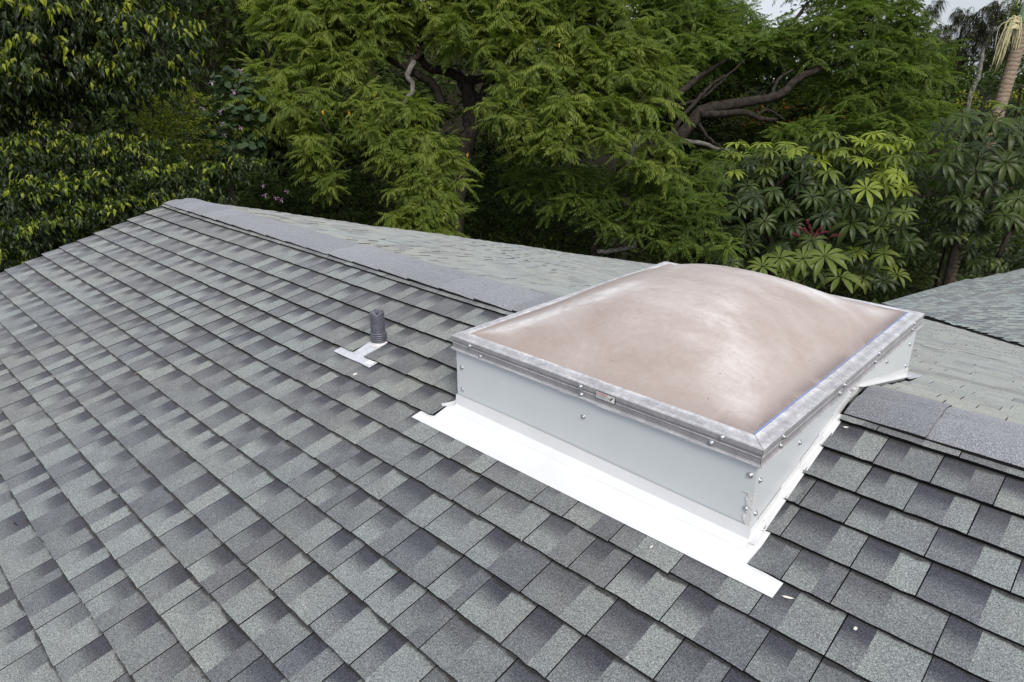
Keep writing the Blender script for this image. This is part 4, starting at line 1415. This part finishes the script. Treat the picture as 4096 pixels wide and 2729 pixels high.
spray_crown(low, L1, FSPRAYS, 0.31, 8.5, G_FINE, tone_mu=0.42)

# right-hand big tree
rt = place(at(2506, 700, 19.5), "large spreading tree with fine pinnate foliage and long leaning grey limbs, right of centre", "tree", "trees around the house", "spreading_tree")
trunk_obj(rt, [(2490, 760, 18.6), (2538, 587, 18.6), (2640, 600, 18.7)], 0.26, 0.18, M_BARK)
branch_obj(rt, [([(2640, 620, 18.7), (2729, 536, 18.7), (2806, 446, 18.7), (2901, 421, 18.8), (3029, 402, 18.9), (3125, 376, 18.9), (3195, 312, 18.9), (3284, 274, 18.9), (3400, 240, 18.9)], 0.20, 0.07),
                ([(2800, 460, 18.6), (2880, 455, 18.6), (2978, 453, 18.7), (3035, 475, 18.8), (3110, 478, 18.9)], 0.12, 0.05),
                ([(2660, 570, 18.4), (2729, 472, 18.4), (2793, 395, 18.5), (2838, 344, 18.6), (2900, 300, 18.7)], 0.07, 0.03),
                ([(2640, 430, 19.1), (2742, 351, 19.2), (2820, 290, 19.3), (3000, 190, 19.5)], 0.12, 0.04),
                ([(2720, 420, 18.6), (2810, 390, 18.7), (2900, 310, 18.8), (2980, 240, 18.9)], 0.05, 0.02),
                ([(3090, 385, 18.9), (3110, 320, 18.9), (3170, 280, 18.9)], 0.06, 0.03),
                ([(3020, 470, 18.8), (3060, 440, 18.8), (3100, 455, 18.8), (3140, 480, 18.8)], 0.05, 0.02),
                ([(2790, 480, 18.8), (2830, 550, 18.5), (2900, 600, 18.3)], 0.06, 0.03),
                ([(3440, 180, 18.8), (3450, 120, 18.7), (3460, 70, 18.7), (3500, 30, 18.7)], 0.05, 0.03),
                ([(3120, 140, 19.4), (3180, 80, 19.3), (3230, 10, 19.3)], 0.06, 0.04)], M_BARK)
branch_obj(rt, [([(2672, 552, 18.9), (2774, 568, 18.6), (2870, 593, 18.4), (2933, 610, 18.3)], 0.075, 0.05)], M_BARKG, "lichen_branch")
R1 = [(2650, 60, 20.5, 110), (2760, 70, 20.3, 120), (2880, 100, 20.2, 120), (2960, 60, 20.4, 100), (2700, 170, 20, 110), (2820, 190, 19.8, 120), (2940, 180, 19.8, 120), (3060, 170, 19.6, 110), (2760, 270, 19.8, 90), (2880, 250, 20.4, 90), (3000, 240, 20.4, 90), (3120, 210, 20.4, 85), (3180, 130, 19.6, 80), (3260, 80, 19.3, 80),
      (3320, 150, 19, 120), (3440, 90, 18.8, 120), (3540, 60, 18.7, 110), (3620, 70, 18.8, 80), (3480, 200, 18.7, 120), (3600, 170, 18.6, 110), (3700, 150, 18.7, 60), (3340, 260, 19, 110), (3460, 310, 18.8, 110), (3580, 280, 18.6, 110), (3690, 240, 18.6, 80), (3780, 190, 18.7, 45), (3780, 260, 18.6, 40), (3700, 330, 18.6, 70), (3760, 290, 18.6, 40),
      (3260, 380, 20.4, 70), (3350, 360, 19.3, 85), (3440, 420, 18.8, 90), (3560, 400, 18.6, 90), (3660, 430, 18.5, 80), (3300, 500, 18.8, 55), (3400, 500, 18.6, 70), (3520, 500, 18.5, 80), (3620, 520, 18.3, 80), (3700, 480, 18.4, 50), (3740, 430, 18.4, 50), (3780, 480, 18.2, 50), (3700, 560, 18, 60), (3780, 580, 17.8, 50), (3620, 600, 18, 60),
      (2700, 350, 20.3, 60), (3150, 540, 18.8, 60), (3250, 570, 18.6, 60), (2820, 640, 18.6, 60), (2760, 660, 18.5, 60), (2900, 680, 17.5, 60), (2990, 620, 18.3, 50),
      (3400, -120, 19.2, 200), (3650, -100, 19, 110), (2700, -120, 20.4, 220), (3800, 640, 17.5, 60), (3760, 720, 17, 60), (3700, 660, 17.4, 60)]
spray_crown(rt, R1, FSPRAYS, 0.37, 9.5, G_FINE, tone_mu=0.6)

# bush with red bracts glimpsed under the limbs
o = place(at(3150, 560, 25), "sunlit bush with orange-red flowers glimpsed under the spreading tree's limbs", "bush", "shrubs behind the roof", "flowering_bush")
leaf_crown(o, [(3020, 500, 24, 80), (3120, 470, 24, 90), (3220, 440, 24, 100), (3330, 430, 24, 90), (3180, 530, 24, 80), (2960, 430, 24, 70), (3400, 450, 24, 70)], DIAM, 0.14, 12, G_YEL, 0.45, 0.2, -0.3, 6)
mb = MB()
for k in range(110):
    u, v = rng.uniform(2950, 3400), rng.normal(460, 30)
    mb.scatter(LEAF_T, at(u, v, 23.2)[None], rotm(np.array([rng.uniform(0, 6)]), np.array([0.2]), np.array([0.3])), np.array([0.16]), [rng.random()])
mb.build("flower", M_ORNG, o, kind="stuff")

# ------------------------------------------------------------------ umbrella trees


def umbrella_leaf(nl, droop, pet):
    """one palmate leaf: leaflets radiating from the petiole tip, arched down; axis = +z, petiole below"""
    V, F, MI = [], [], []
    for i in range(nl):
        a = 2 * np.pi * i / nl + rng.normal(0, 0.07)
        L = 0.52 * rng.uniform(0.85, 1.08) * (1 - 0.12 * math.cos(a))
        dr = droop * rng.uniform(0.8, 1.2)
        rise = rng.uniform(0.30, 0.5)
        ca, sa = math.cos(a), math.sin(a)
        k = len(V)
        st = [(0.06, 0.006), (0.2, 0.035), (0.42, 0.082), (0.65, 0.092), (0.86, 0.055), (1.0, 0.0)]
        for (t, wd) in st:
            z = rise * t - dr * t * t
            p = np.array([ca * L * t * (1 - 0.18 * t * dr), sa * L * t * (1 - 0.18 * t * dr), z * L])
            s_ = np.array([-sa, ca, 0]) * wd * L * 2 * 0.60
            V += [p + s_ + np.array([0, 0, wd * 0.25]), p, p - s_ + np.array([0, 0, wd * 0.25])]
        for j in range(len(st) - 1):
            b0, b1 = k + 3 * j, k + 3 * (j + 1)
            F += [(b0, b0 + 1, b1 + 1, b1), (b0 + 1, b0 + 2, b1 + 2, b1 + 1)]
    nleaf = len(F)
    mb = MB(); mb.add(V, F)
    P = np.array([(0, 0, 0.01), (0.02, 0, -0.15 * pet), (0.05, 0, -0.5 * pet), (0.16, 0, -pet)])
    mb.tube(smooth_path(P, 3), 0.008, 5)
    return mb


def make_umb_meshes(mat):
    out = {}
    for i in range(4):
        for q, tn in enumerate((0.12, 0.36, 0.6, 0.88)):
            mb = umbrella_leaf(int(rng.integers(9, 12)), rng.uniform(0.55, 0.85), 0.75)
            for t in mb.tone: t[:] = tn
            out[(i, q)] = mb.mesh("leaf", [mat], True)
    return out


UMB = make_umb_meshes(G_SCH)


def umb_leaf(parent, u, v, d, size, tone_q, face=None):
    P = at(u, v, d)
    ob = bpy.data.objects.new("leaf", UMB[(int(rng.integers(4)), tone_q)]); C.objects.link(ob); ob.parent = parent
    to_cam = (CAM - P) / np.linalg.norm(CAM - P)
    ax = np.array([0, 0, 1.0]) + 1.5 * (face if face is not None else 0.3) * np.array([to_cam[0], to_cam[1], 0]) + rng.normal(0, 0.16, 3)
    ax /= np.linalg.norm(ax)
    a = rng.uniform(0, 6.28)
    x = np.array([math.cos(a), math.sin(a), 0]); x -= ax * (x @ ax); x /= np.linalg.norm(x); y = np.cross(ax, x)
    s = size
    M4 = Matrix.Identity(4)
    for k in range(3):
        M4[k][0], M4[k][1], M4[k][2], M4[k][3] = x[k] * s, y[k] * s, ax[k] * s, P[k] - parent.location[k]
    ob.matrix_basis = M4


S1 = [(240, 190, 120), (180, 290, 120), (480, 190, 100), (550, 260, 120), (720, 190, 110), (790, 270, 120), (1000, 200, 120), (1050, 270, 140), (1120, 80, 130), (1180, 130, 120), (1390, 150, 90), (1340, 240, 120), (1400, 320, 160), (1560, 90, 120), (1700, 120, 140), (1800, 170, 120), (1650, 200, 120), (1880, 150, 100), (880, 330, 120), (650, 330, 120), (350, 370, 110),
      (280, 480, 130), (510, 480, 130), (340, 590, 140), (400, 700, 150), (260, 800, 140), (720, 800, 150), (840, 570, 140), (1000, 560, 130), (1170, 390, 140), (1230, 640, 160), (1060, 880, 150), (1340, 950, 190), (1430, 480, 130), (1480, 620, 160), (1660, 570, 170), (1650, 470, 120), (1850, 620, 120), (960, 700, 150), (590, 640, 120), (780, 970, 130), (950, 1120, 160), (680, 1180, 110), (1750, 320, 130), (1850, 400, 120), (1780, 470, 120), (60, 430, 110), (100, 560, 110), (330, 1020, 130), (500, 930, 120), (1120, 760, 140), (1330, 780, 130)]
S1B = [(650, 1290, 150), (870, 1290, 150), (1080, 1270, 190), (1250, 1260, 120), (170, 1330, 120), (480, 1370, 140), (730, 1420, 140), (960, 1400, 150), (910, 1480, 150), (1230, 1470, 180)]
S1C = [(1390, 1230, 130), (1560, 1130, 140), (1750, 1290, 130), (1820, 1000, 150), (1700, 850, 150), (1620, 980, 150), (1850, 850, 130), (1480, 1080, 130), (1650, 1250, 130), (1900, 1130, 140), (1560, 1400, 130), (1780, 1450, 140), (1480, 1330, 120), (1900, 730, 120), (1700, 700, 120), (1530, 800, 130), (1450, 1480, 130), (1650, 1500, 130)]
S2 = [(1110, 610, 130), (1160, 690, 130), (1330, 560, 130), (1420, 570, 120), (1350, 700, 150), (1080, 780, 130), (1190, 830, 140), (1330, 850, 150), (1060, 910, 140), (1180, 900, 150), (1410, 900, 140), (1100, 1050, 130), (1020, 670, 110), (1400, 1040, 130), (1330, 1130, 120), (1230, 760, 130), (1270, 640, 130), (1400, 790, 130), (1260, 960, 140), (1120, 990, 120), (1420, 680, 120), (1010, 860, 110), (1440, 980, 130), (1220, 600, 110)]
S2B = [(900, 1450, 110), (1010, 1440, 130), (1110, 1450, 100), (780, 1500, 130), (860, 1290, 130), (900, 1190, 130), (1000, 1110, 120), (800, 1370, 120), (940, 1330, 130), (1060, 1330, 120), (720, 1420, 110), (1150, 1350, 120), (1230, 1420, 110), (1180, 1270, 110), (1300, 1380, 110), (1080, 1230, 120)]

um1 = place(at(3250, 1000, 16.5), "umbrella tree with broad rosettes of glossy leaflets and dark red flower spikes, behind the skylight", "tree", "umbrella trees beyond the roof", "umbrella_tree")
trunk_obj(um1, [(3090, 1060, 16.6), (3070, 900, 16.5), (3060, 800, 16.5), (3150, 700, 16.4)], 0.09, 0.05, M_BARK)
branch_obj(um1, [([(3070, 880, 16.5), (3200, 760, 16.3), (3300, 690, 16.2)], 0.045, 0.02), ([(3060, 820, 16.5), (3000, 720, 16.3), (2950, 640, 16.1)], 0.04, 0.02), ([(3300, 1060, 16.6), (3320, 900, 16.5), (3380, 740, 16.3), (3450, 620, 16.2)], 0.08, 0.03)], M_BARK)
for (x, y, s) in S1:
    u, v = 2850 + x * 0.4145, 500 + y * 0.4145
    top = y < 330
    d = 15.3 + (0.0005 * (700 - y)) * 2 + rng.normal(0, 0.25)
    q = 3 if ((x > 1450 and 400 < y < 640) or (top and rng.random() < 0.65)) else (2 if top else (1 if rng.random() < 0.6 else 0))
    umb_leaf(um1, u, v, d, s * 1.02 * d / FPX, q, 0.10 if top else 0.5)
for (x, y, s) in [t_ for t_ in S1 if t_[1] < 420] * 2:
    u, v = 2850 + (x + rng.normal(0, 90)) * 0.4145, 500 + (y + rng.uniform(10, 130)) * 0.4145
    d = 15.9 + rng.normal(0, 0.3)
    umb_leaf(um1, u, v, d, s * 0.98 * d / FPX, int(rng.choice([1, 2, 3], p=[0.3, 0.4, 0.3])), 0.12)
for (x, y, s) in S1C:
    u, v = 2850 + x * 0.4145, 500 + y * 0.4145
    d = 15.6 + rng.normal(0, 0.3)
    umb_leaf(um1, u, v, d, s * 1.02 * d / FPX, int(rng.choice([0, 1, 2], p=[0.45, 0.4, 0.15])), 0.5)
for k in range(100):
    u, v = rng.uniform(2880, 3660), rng.uniform(620, 1130)
    d = rng.uniform(15.9, 17.4)
    umb_leaf(um1, u, v, d, rng.uniform(0.6, 0.85), int(rng.choice([0, 1])), 0.3)
# dark red flower spikes
sp0 = [((930, 1060), (845, 1000)), ((960, 1080), (935, 970)), ((970, 1080), (1060, 985)), ((980, 1080), (1105, 1030)), ((850, 1085), (770, 1050)), ((1120, 1090), (1235, 1060)), ((900, 1030), (880, 1000)), ((915, 960), (910, 920))]
for (a, b) in sp0:
    pa, pb = at(2850 + a[0] * 0.4145, 500 + a[1] * 0.4145, 14.35), at(2850 + b[0] * 0.4145, 500 + b[1] * 0.4145, 14.2)
    mb = MB()
    P = np.linspace(pa, pb, 26) + np.array([0, 0, 0.02]) * np.sin(np.linspace(0, 3.1, 26))[:, None]
    mb.tube(P, 0.007, 5)
    for p in np.repeat(P[4:], 4, axis=0):
        q = p + rng.normal(0, 0.011, 3)
        mb.scatter(tpl([(1, 0, 0), (-1, 0, 0), (0, 1, 0), (0, -1, 0), (0, 0, 1), (0, 0, -1)], [(0, 2, 4), (2, 1, 4), (1, 3, 4), (3, 0, 4), (2, 0, 5), (1, 2, 5), (3, 1, 5), (0, 3, 5)]), q[None], np.eye(3)[None], np.array([0.011]), [rng.random()])
    mb.build("flower_spike", M_REDF, um1)

um3 = place(at(3050, 1110, 15.2), "young low umbrella plant with pale grey-green rosettes peeping over the skylight dome", "plant", "umbrella trees beyond the roof", "umbrella_tree")
for (x, y, s) in S1B:
    u, v = 2850 + x * 0.4145, 500 + y * 0.4145
    d = 14.4 + rng.normal(0, 0.15)
    umb_leaf(um3, u, v, d, s * 1.1 * d / FPX, 2 if rng.random() < 0.6 else 1, 0.45)
mb = MB()
for k in range(5):
    b = at(2980 + k * 90, 1150, 14.7); g_ = b.copy(); g_[2] = GZ - 0.05
    mb.tube([g_, (b + g_) / 2 + rng.normal(0, 0.05, 3), b], [0.03, 0.025, 0.015], 6)
mb.build("stem", M_BARK, um3)

um2 = place(at(3900, 1000, 15.5), "tall umbrella tree at the right edge, its crown in front of the palm trunk", "tree", "umbrella trees beyond the roof", "umbrella_tree")
trunk_obj(um2, [(3830, 960, 15.8), (3900, 840, 15.7), (3960, 720, 15.6), (4000, 600, 15.5)], 0.08, 0.04, M_BARK)
branch_obj(um2, [([(3990, 1030, 15.6), (4040, 930, 15.5), (4096, 850, 15.5), (4150, 760, 15.5)], 0.06, 0.04), ([(3940, 760, 15.6), (3880, 640, 15.5), (3860, 540, 15.4)], 0.04, 0.02)], M_BARK)
for (x, y, s) in S2:
    u, v = 3000 + x * 0.7654, y * 0.7654
    d = 14.9 + rng.normal(0, 0.25)
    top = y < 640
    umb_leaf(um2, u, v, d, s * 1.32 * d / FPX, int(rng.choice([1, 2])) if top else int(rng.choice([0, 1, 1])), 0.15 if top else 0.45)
for k in range(70):
    u, v = rng.uniform(3780, 4250), rng.uniform(480, 900)
    d = rng.uniform(15.3, 16.5)
    umb_leaf(um2, u, v, d, rng.uniform(0.6, 0.85), int(rng.choice([0, 1])), 0.3)
for k in range(40):
    u, v = rng.uniform(3760, 4150), rng.uniform(800, 1060)
    umb_leaf(um2, u, v, rng.uniform(14.9, 15.6) + 1.2 * (v > 950), rng.uniform(0.55, 0.8), int(rng.choice([0, 1, 2], p=[0.4, 0.4, 0.2])), 0.45)
for k in range(6):
    umb_leaf(um2, rng.uniform(4096, 4400), rng.uniform(420, 1000), rng.uniform(14.4, 15.6), 0.8, 1, 0.3)
um4 = place(at(3750, 1110, 15), "low umbrella plant with arching rosettes over the edge of the right-hand roof", "plant", "umbrella trees beyond the roof", "umbrella_tree")
for (x, y, s) in S2B:
    u, v = 3000 + x * 0.7654, y * 0.7654
    d = 19.0 + rng.normal(0, 0.3)
    umb_leaf(um4, u, v, d, s * 1.3 * d / FPX, 2 if y > 1400 and rng.random() < 0.5 else int(rng.choice([0, 1])), 0.45)
mb = MB()
for k in range(6):
    b = at(3650 + k * 70, 1140, 19.3); g_ = b.copy(); g_[2] = GZ - 0.05
    mb.tube([g_, (b + g_) / 2 + rng.normal(0, 0.05, 3), b], [0.03, 0.025, 0.015], 6)
mb.build("stem", M_BARK, um4)

# ------------------------------------------------------------------ palm
pal = place(at(3990, 500, 17.5), "palm with ringed brown trunk, green crownshaft and cream flower strands at the right edge", "palm", "trees around the house", "palm_tree")


def palm_mat():
    m, n, b, l = new_mat("ringed_palm_bark")
    g = node(n, "ShaderNodeNewGeometry")
    sx = node(n, "ShaderNodeSeparateXYZ"); l.new(g.outputs["Position"], sx.inputs[0])
    no = noise(n, 6, 4, 0.6, g.outputs["Position"], l)
    z = math_(n, l, 'ADD', math_(n, l, 'MULTIPLY', sx.outputs[2], 9.5), math_(n, l, 'MULTIPLY', no.outputs[0], 1.6))
    fr_ = math_(n, l, 'FRACT', z)
    r = ramp(n, [(0.0, (0.06, 0.042, 0.032)), (0.18, (0.15, 0.105, 0.08)), (0.6, (0.21, 0.155, 0.12)), (1.0, (0.27, 0.22, 0.19))])
    l.new(fr_, r.inputs[0])
    mz = node(n, "ShaderNodeMapRange"); l.new(sx.outputs[2], mz.inputs[0]); mz.inputs[1].default_value = 0.4; mz.inputs[2].default_value = 1.4
    gcol = mix(n, l, 1.0, r.outputs[0], (0.9, 0.95, 0.6), 'MULTIPLY')
    col = mix(n, l, math_(n, l, 'MULTIPLY', no.outputs[0], 0.6), r.outputs[0], gcol)
    l.new(col, b.inputs["Base Color"]); b.inputs["Roughness"].default_value = 0.9
    return m


M_PALMT = palm_mat()
pd = 17.5
p_hi, p_lo = at(4098, 101, pd), at(4010, 394, pd)
ax = (p_hi - p_lo)
base = p_lo - ax * ((p_lo[2] - GZ) / ax[2])
rr_ = []
pts_ = []
nring = 110
for i in range(nring):
    t = i / (nring - 1)
    p = base + (p_hi - base) * t
    pts_.append(p)
    rr_.append((0.150 - 0.005 * t) * (1 + (0.05 if i % 2 else 0.0)) + (0.06 * max(0, 0.12 - t) / 0.12))
mb = MB(); mb.tube(pts_, rr_, 14); mb.build("trunk", M_PALMT, pal, smooth=False)
cs_hi = p_hi + ax / np.linalg.norm(ax) * 1.5
mb = MB()
P = np.linspace(p_hi - ax * 0.01, cs_hi, 12)
mb.tube(P, 0.165 * np.array([1.0, 1.08, 1.12, 1.12, 1.1, 1.05, 1.0, 0.93, 0.85, 0.75, 0.62, 0.45]), 14)
M_SHAFT = simple("crownshaft", (0.22, 0.34, 0.20), 0.4, 0, 0.2, 3)
mb.build("crownshaft", M_SHAFT, pal, smooth=True)
mb = MB()
for k in range(46):
    a = at(4073 + rng.normal(0, 6), 100 + rng.uniform(-35, 20), pd - 0.25)
    ln = rng.uniform(0.5, 1.05)
    out = rng.uniform(-0.1, 0.42)
    mid = a - CR * out * 0.75 + np.array([0, 0, 0.03 - 0.2 * ln]) + rng.normal(0, 0.03, 3)
    end = a - CR * out * rng.uniform(0.9, 1.1) - np.array([0, 0, ln]) + rng.normal(0, 0.04, 3)
    mb.tube(smooth_path([a, a - CR * out * 0.4 + np.array([0, 0, 0.02]), mid, end], 4), 0.009, 4)
mb.build("flower_strands", M_CREAM, pal, smooth=True)
for k in range(9):
    v, f = pinnate(26, 0.26, 0.11, 0.45, 0.35, 0.05)
    R = rotm(np.array([k * 0.70 + 0.3]), np.array([rng.uniform(0.35, 0.95)]), np.array([rng.normal(0, 0.2)]))[0]
    mb = MB(); mb.add((v * 2.6) @ R.T + cs_hi, f, [rng.uniform(0.2, 0.9)] * 4)
    mb.build("frond", G_PALM, pal)

# ------------------------------------------------------------------ understory and woods behind
us = [((1050, 760, 16.8), [(1030, 740, 16.6, 90), (1130, 780, 16.6, 90), (1040, 850, 16.4, 90), (1170, 870, 16.5, 80)], "dark shrub at the end of the ridge under the fig's long bough"),
      ((1350, 850, 17.5), [(1260, 800, 17.5, 90), (1370, 800, 17.5, 100), (1300, 900, 17.2, 90), (1420, 900, 17.2, 90), (1450, 720, 17.8, 90)], "dark leafy shrub in shade left of the forked trunk"),
      ((1560, 950, 17.5), [(1520, 800, 17.8, 100), (1560, 920, 17.4, 80), (1480, 960, 17.2, 70), (1660, 960, 17.4, 70), (1850, 930, 17.6, 60)], "dark small-leaved shrub low behind the central trunk"),
      ((2000, 950, 17.5), [(1960, 720, 17.6, 100), (2030, 820, 17.2, 100), (1950, 880, 17.4, 80), (2080, 920, 16.9, 90), (2000, 980, 17, 70)], "dim grey-green shrub just right of the forked trunk"),
      ((2250, 1000, 17.2), [(2180, 890, 16.9, 90), (2280, 940, 16.8, 90), (2200, 990, 16.6, 80), (2360, 990, 16.8, 70), (2460, 990, 17, 60)], "dark shrub in shade below the feathery lower tree"),
      ((3800, 900, 18), [(3760, 800, 18.4, 90), (3860, 840, 19, 90), (3960, 930, 19.4, 90), (4060, 960, 19.4, 90), (3900, 1010, 19.6, 80), (4040, 1040, 19.6, 60), (3700, 900, 18.4, 80), (3800, 960, 19, 80)], "dark green shrub filling the gap between the umbrella trees at right"),
      ((3300, 1150, 18), [(3080, 950, 17.8, 90), (3220, 1000, 17.8, 100), (3380, 1050, 17.8, 100), (3500, 950, 17.8, 100), (3600, 1080, 18, 90), (3050, 820, 17.8, 90), (3250, 850, 17.8, 100)], "dark shrub seen through the umbrella tree's stems")]
for (loc, cl, lab) in us:
    o = place(at(*loc), lab, "shrub", "shrubs behind the roof", "shrub")
    leaf_crown(o, cl, DIAM, 0.12, 24, G_DARK if loc[0] < 3500 else G_BUSH, 0.45, 0.25, -0.3, 7)
    trunk_obj(o, [(loc[0], loc[1] + 20, loc[2]), (loc[0] + 15, loc[1] - 80, loc[2])], 0.05, 0.02, M_BARK)

bg_trees = [("casuarina_tree", "grey-brown drooping she-oak with bare trunks behind the fig and the orchid tree",
             [(1082, 420, 24), (1075, 260, 24), (1070, 96, 24), (1060, -80, 24)], [(820, 60, 24, 150), (950, 50, 24, 160), (1080, 80, 24, 130), (860, 180, 24, 120), (980, 170, 24, 130), (1080, 200, 24, 100), (900, 290, 24, 100), (1010, 290, 24, 100), (780, 250, 24, 90), (900, -80, 24, 200), (1100, 320, 24.5, 80)], NEEDLE, 0.85, G_CAS, 9, M_BARKG),
            ("casuarina_tree", "tall wispy she-oak with a pale leaning trunk on the hill left of the palm",
             [(3868, 440, 38), (3887, 364, 38), (3914, 306, 38), (3933, 203, 38), (3956, 145, 38), (3979, 80, 38), (4010, 10, 38)], [(3950, 60, 38, 55), (4010, 70, 38, 60), (3960, 130, 38.5, 60), (4040, 160, 38, 60), (3900, 170, 38.6, 60), (4000, 230, 38.6, 60), (3860, 230, 38.8, 50), (4030, 20, 38, 60), (4080, 90, 38, 60)], NEEDLE, 0.9, G_CAS, 9, M_BARKG),
            ("casuarina_tree", "small feathery she-oak on the skyline between the spreading tree and the palm",
             [(3780, 420, 40), (3800, 300, 40), (3830, 200, 40), (3850, 110, 40)], [(3850, 60, 40, 34), (3830, 90, 40, 38), (3890, 80, 40, 34), (3800, 150, 40, 45), (3880, 150, 40, 40), (3820, 210, 40, 50), (3720, 60, 39, 36), (3740, 20, 39, 30), (3760, 130, 39, 36)], NEEDLE, 0.7, G_CAS, 10, M_BARK)]
for (nm, lab, tp, cl, t, sz, mt, dn, bk) in bg_trees:
    o = place(at(*tp[0]), lab, "tree", "trees on the hill behind", nm)
    trunk_obj(o, tp, 0.16, 0.06, bk)
    mb = MB(); P = []
    for (u, v, d, rp) in cl:
        c = at(u, v, d); r = rp * d / FPX
        p, dd = clump_pts(c, r, int(dn * 3 * (r / sz) ** 2) + 12, 1.0); P.append(p)
    P = np.concatenate(P); N = len(P)
    mb.scatter(t, P, rotm(rng.uniform(0, 6.28, N), rng.normal(0, 0.3, N), rng.normal(0, 0.3, N)), sz * rng.uniform(0.6, 1.2, N), np.clip(rng.normal(0.5, 0.25, N), 0, 1))
    mb.build("crown", mt, o, kind="stuff")
branch_obj(o, [([(3720, 390, 30), (3705, 345, 30), (3695, 300, 30)], 0.09, 0.06)], M_BARKG)

hill = [((3850, 420, 34), [(3840, 330, 34, 50), (3870, 290, 34, 45), (3800, 360, 33, 45), (3900, 340, 34, 45)], G_BUSH, 0.8, "orange-tinged green shrub on the hill below the she-oaks"),
        ((3860, 430, 30), [(3860, 380, 30, 38), (3830, 420, 30, 40), (3900, 410, 30, 34), (3960, 420, 30, 34)], G_YEL, 0.7, "bright yellow-green shrub at the foot of the pale leaning trunk"),
        ((4040, 450, 30), [(4000, 300, 32, 60), (4060, 280, 32, 70), (4080, 370, 31, 60), (3960, 330, 33, 60), (4090, 200, 33, 70), (4060, 420, 30, 50)], G_BUSH, 0.5, "dark green shrub on the hill behind the palm trunk"),
        ((4075, 400, 24), [(4060, 385, 24, 26), (4085, 372, 24, 24)], G_YEL, 0.75, "small yellow shrub just right of the palm trunk"),
        ((4070, 60, 30), [(4060, 30, 30, 50), (4085, 70, 30, 50), (4050, 90, 30, 40)], G_YEL, 0.15, "light green treetop behind the palm crownshaft"),
        ((3760, 460, 33), [(3720, 420, 33, 60), (3760, 480, 32, 60), (3690, 480, 32, 60), (3800, 470, 31, 45)], G_BUSH, 0.75, "green shrub right of the spreading tree's crown")]
for (loc, cl, mt, tm, lab) in hill:
    o = place(at(*loc), lab, "shrub", "shrubs on the hill behind", "shrub")
    leaf_crown(o, cl, DIAM, 0.19, 11, mt, tm, 0.2, -0.3, 6)
    trunk_obj(o, [(loc[0], loc[1] + 10, loc[2]), (loc[0], loc[1] - 30, loc[2])], 0.05, 0.02, M_BARK)

# low growth over the ground behind the house
mb = MB()
N = 60000
dd_ = 12.5 + 25 * rng.random(N) ** 1.3
uu_ = rng.uniform(-900, 4700, N)
P = CAM + dd_[:, None] * (CF + CR * ((uu_ - 2048) / FPX)[:, None])
P[:, 2] = hill_z(P[:, 0], P[:, 1]) + rng.random(N) ** 1.5 * (0.5 + 1.2 * np.clip(np.sin(P[:, 0] * 0.7) * np.cos(P[:, 1] * 0.6) + 0.3, 0, 1))
inside = (P[:, 0] > -4.9) & (P[:, 1] < 13.2)
P = P[~inside]; N = len(P)
mb.scatter(DIAM, P, rotm(rng.uniform(0, 6.28, N), rng.normal(-0.2, 0.5, N), rng.normal(0, 0.6, N)), rng.uniform(0.14, 0.38, N), np.clip(rng.normal(0.45, 0.25, N), 0, 1))
tagit(mb.build("ground_cover", G_DARK, kind="stuff"), "dark leafy ground cover under the trees behind the house", kind="stuff")

# far wood closing the view: one mass
mb = MB()
cl = []
for k in range(230):
    u = rng.uniform(-300, 3650); d = rng.uniform(20, 32)
    cl.append((u, rng.uniform(-80, 900), d, rng.uniform(90, 170)))
for k in range(70):
    u = rng.uniform(2600, 3620); d = rng.uniform(25, 30)
    cl.append((u, rng.uniform(60, 620), d, rng.uniform(70, 120)))
for k in range(60):
    u = rng.uniform(3600, 4300); d = rng.uniform(40, 55)
    cl.append((u, rng.uniform(190, 520), d, rng.uniform(45, 80)))
for k in range(50):
    u = rng.uniform(-300, 2000); d = rng.uniform(20, 24)
    cl.append((u, rng.uniform(350, 1000), d, rng.uniform(90, 150)))
cl = [c for c in cl if not (2950 < c[0] < 3300 and c[1] - c[3] < 70)]
o = leaf_crown(None, cl, DIAM, 0.36, 26, G_DARK, 0.42, 0.25, -0.3, 5, "woodland")
tagit(o, "dim mass of woodland closing the view behind the trees", kind="stuff")
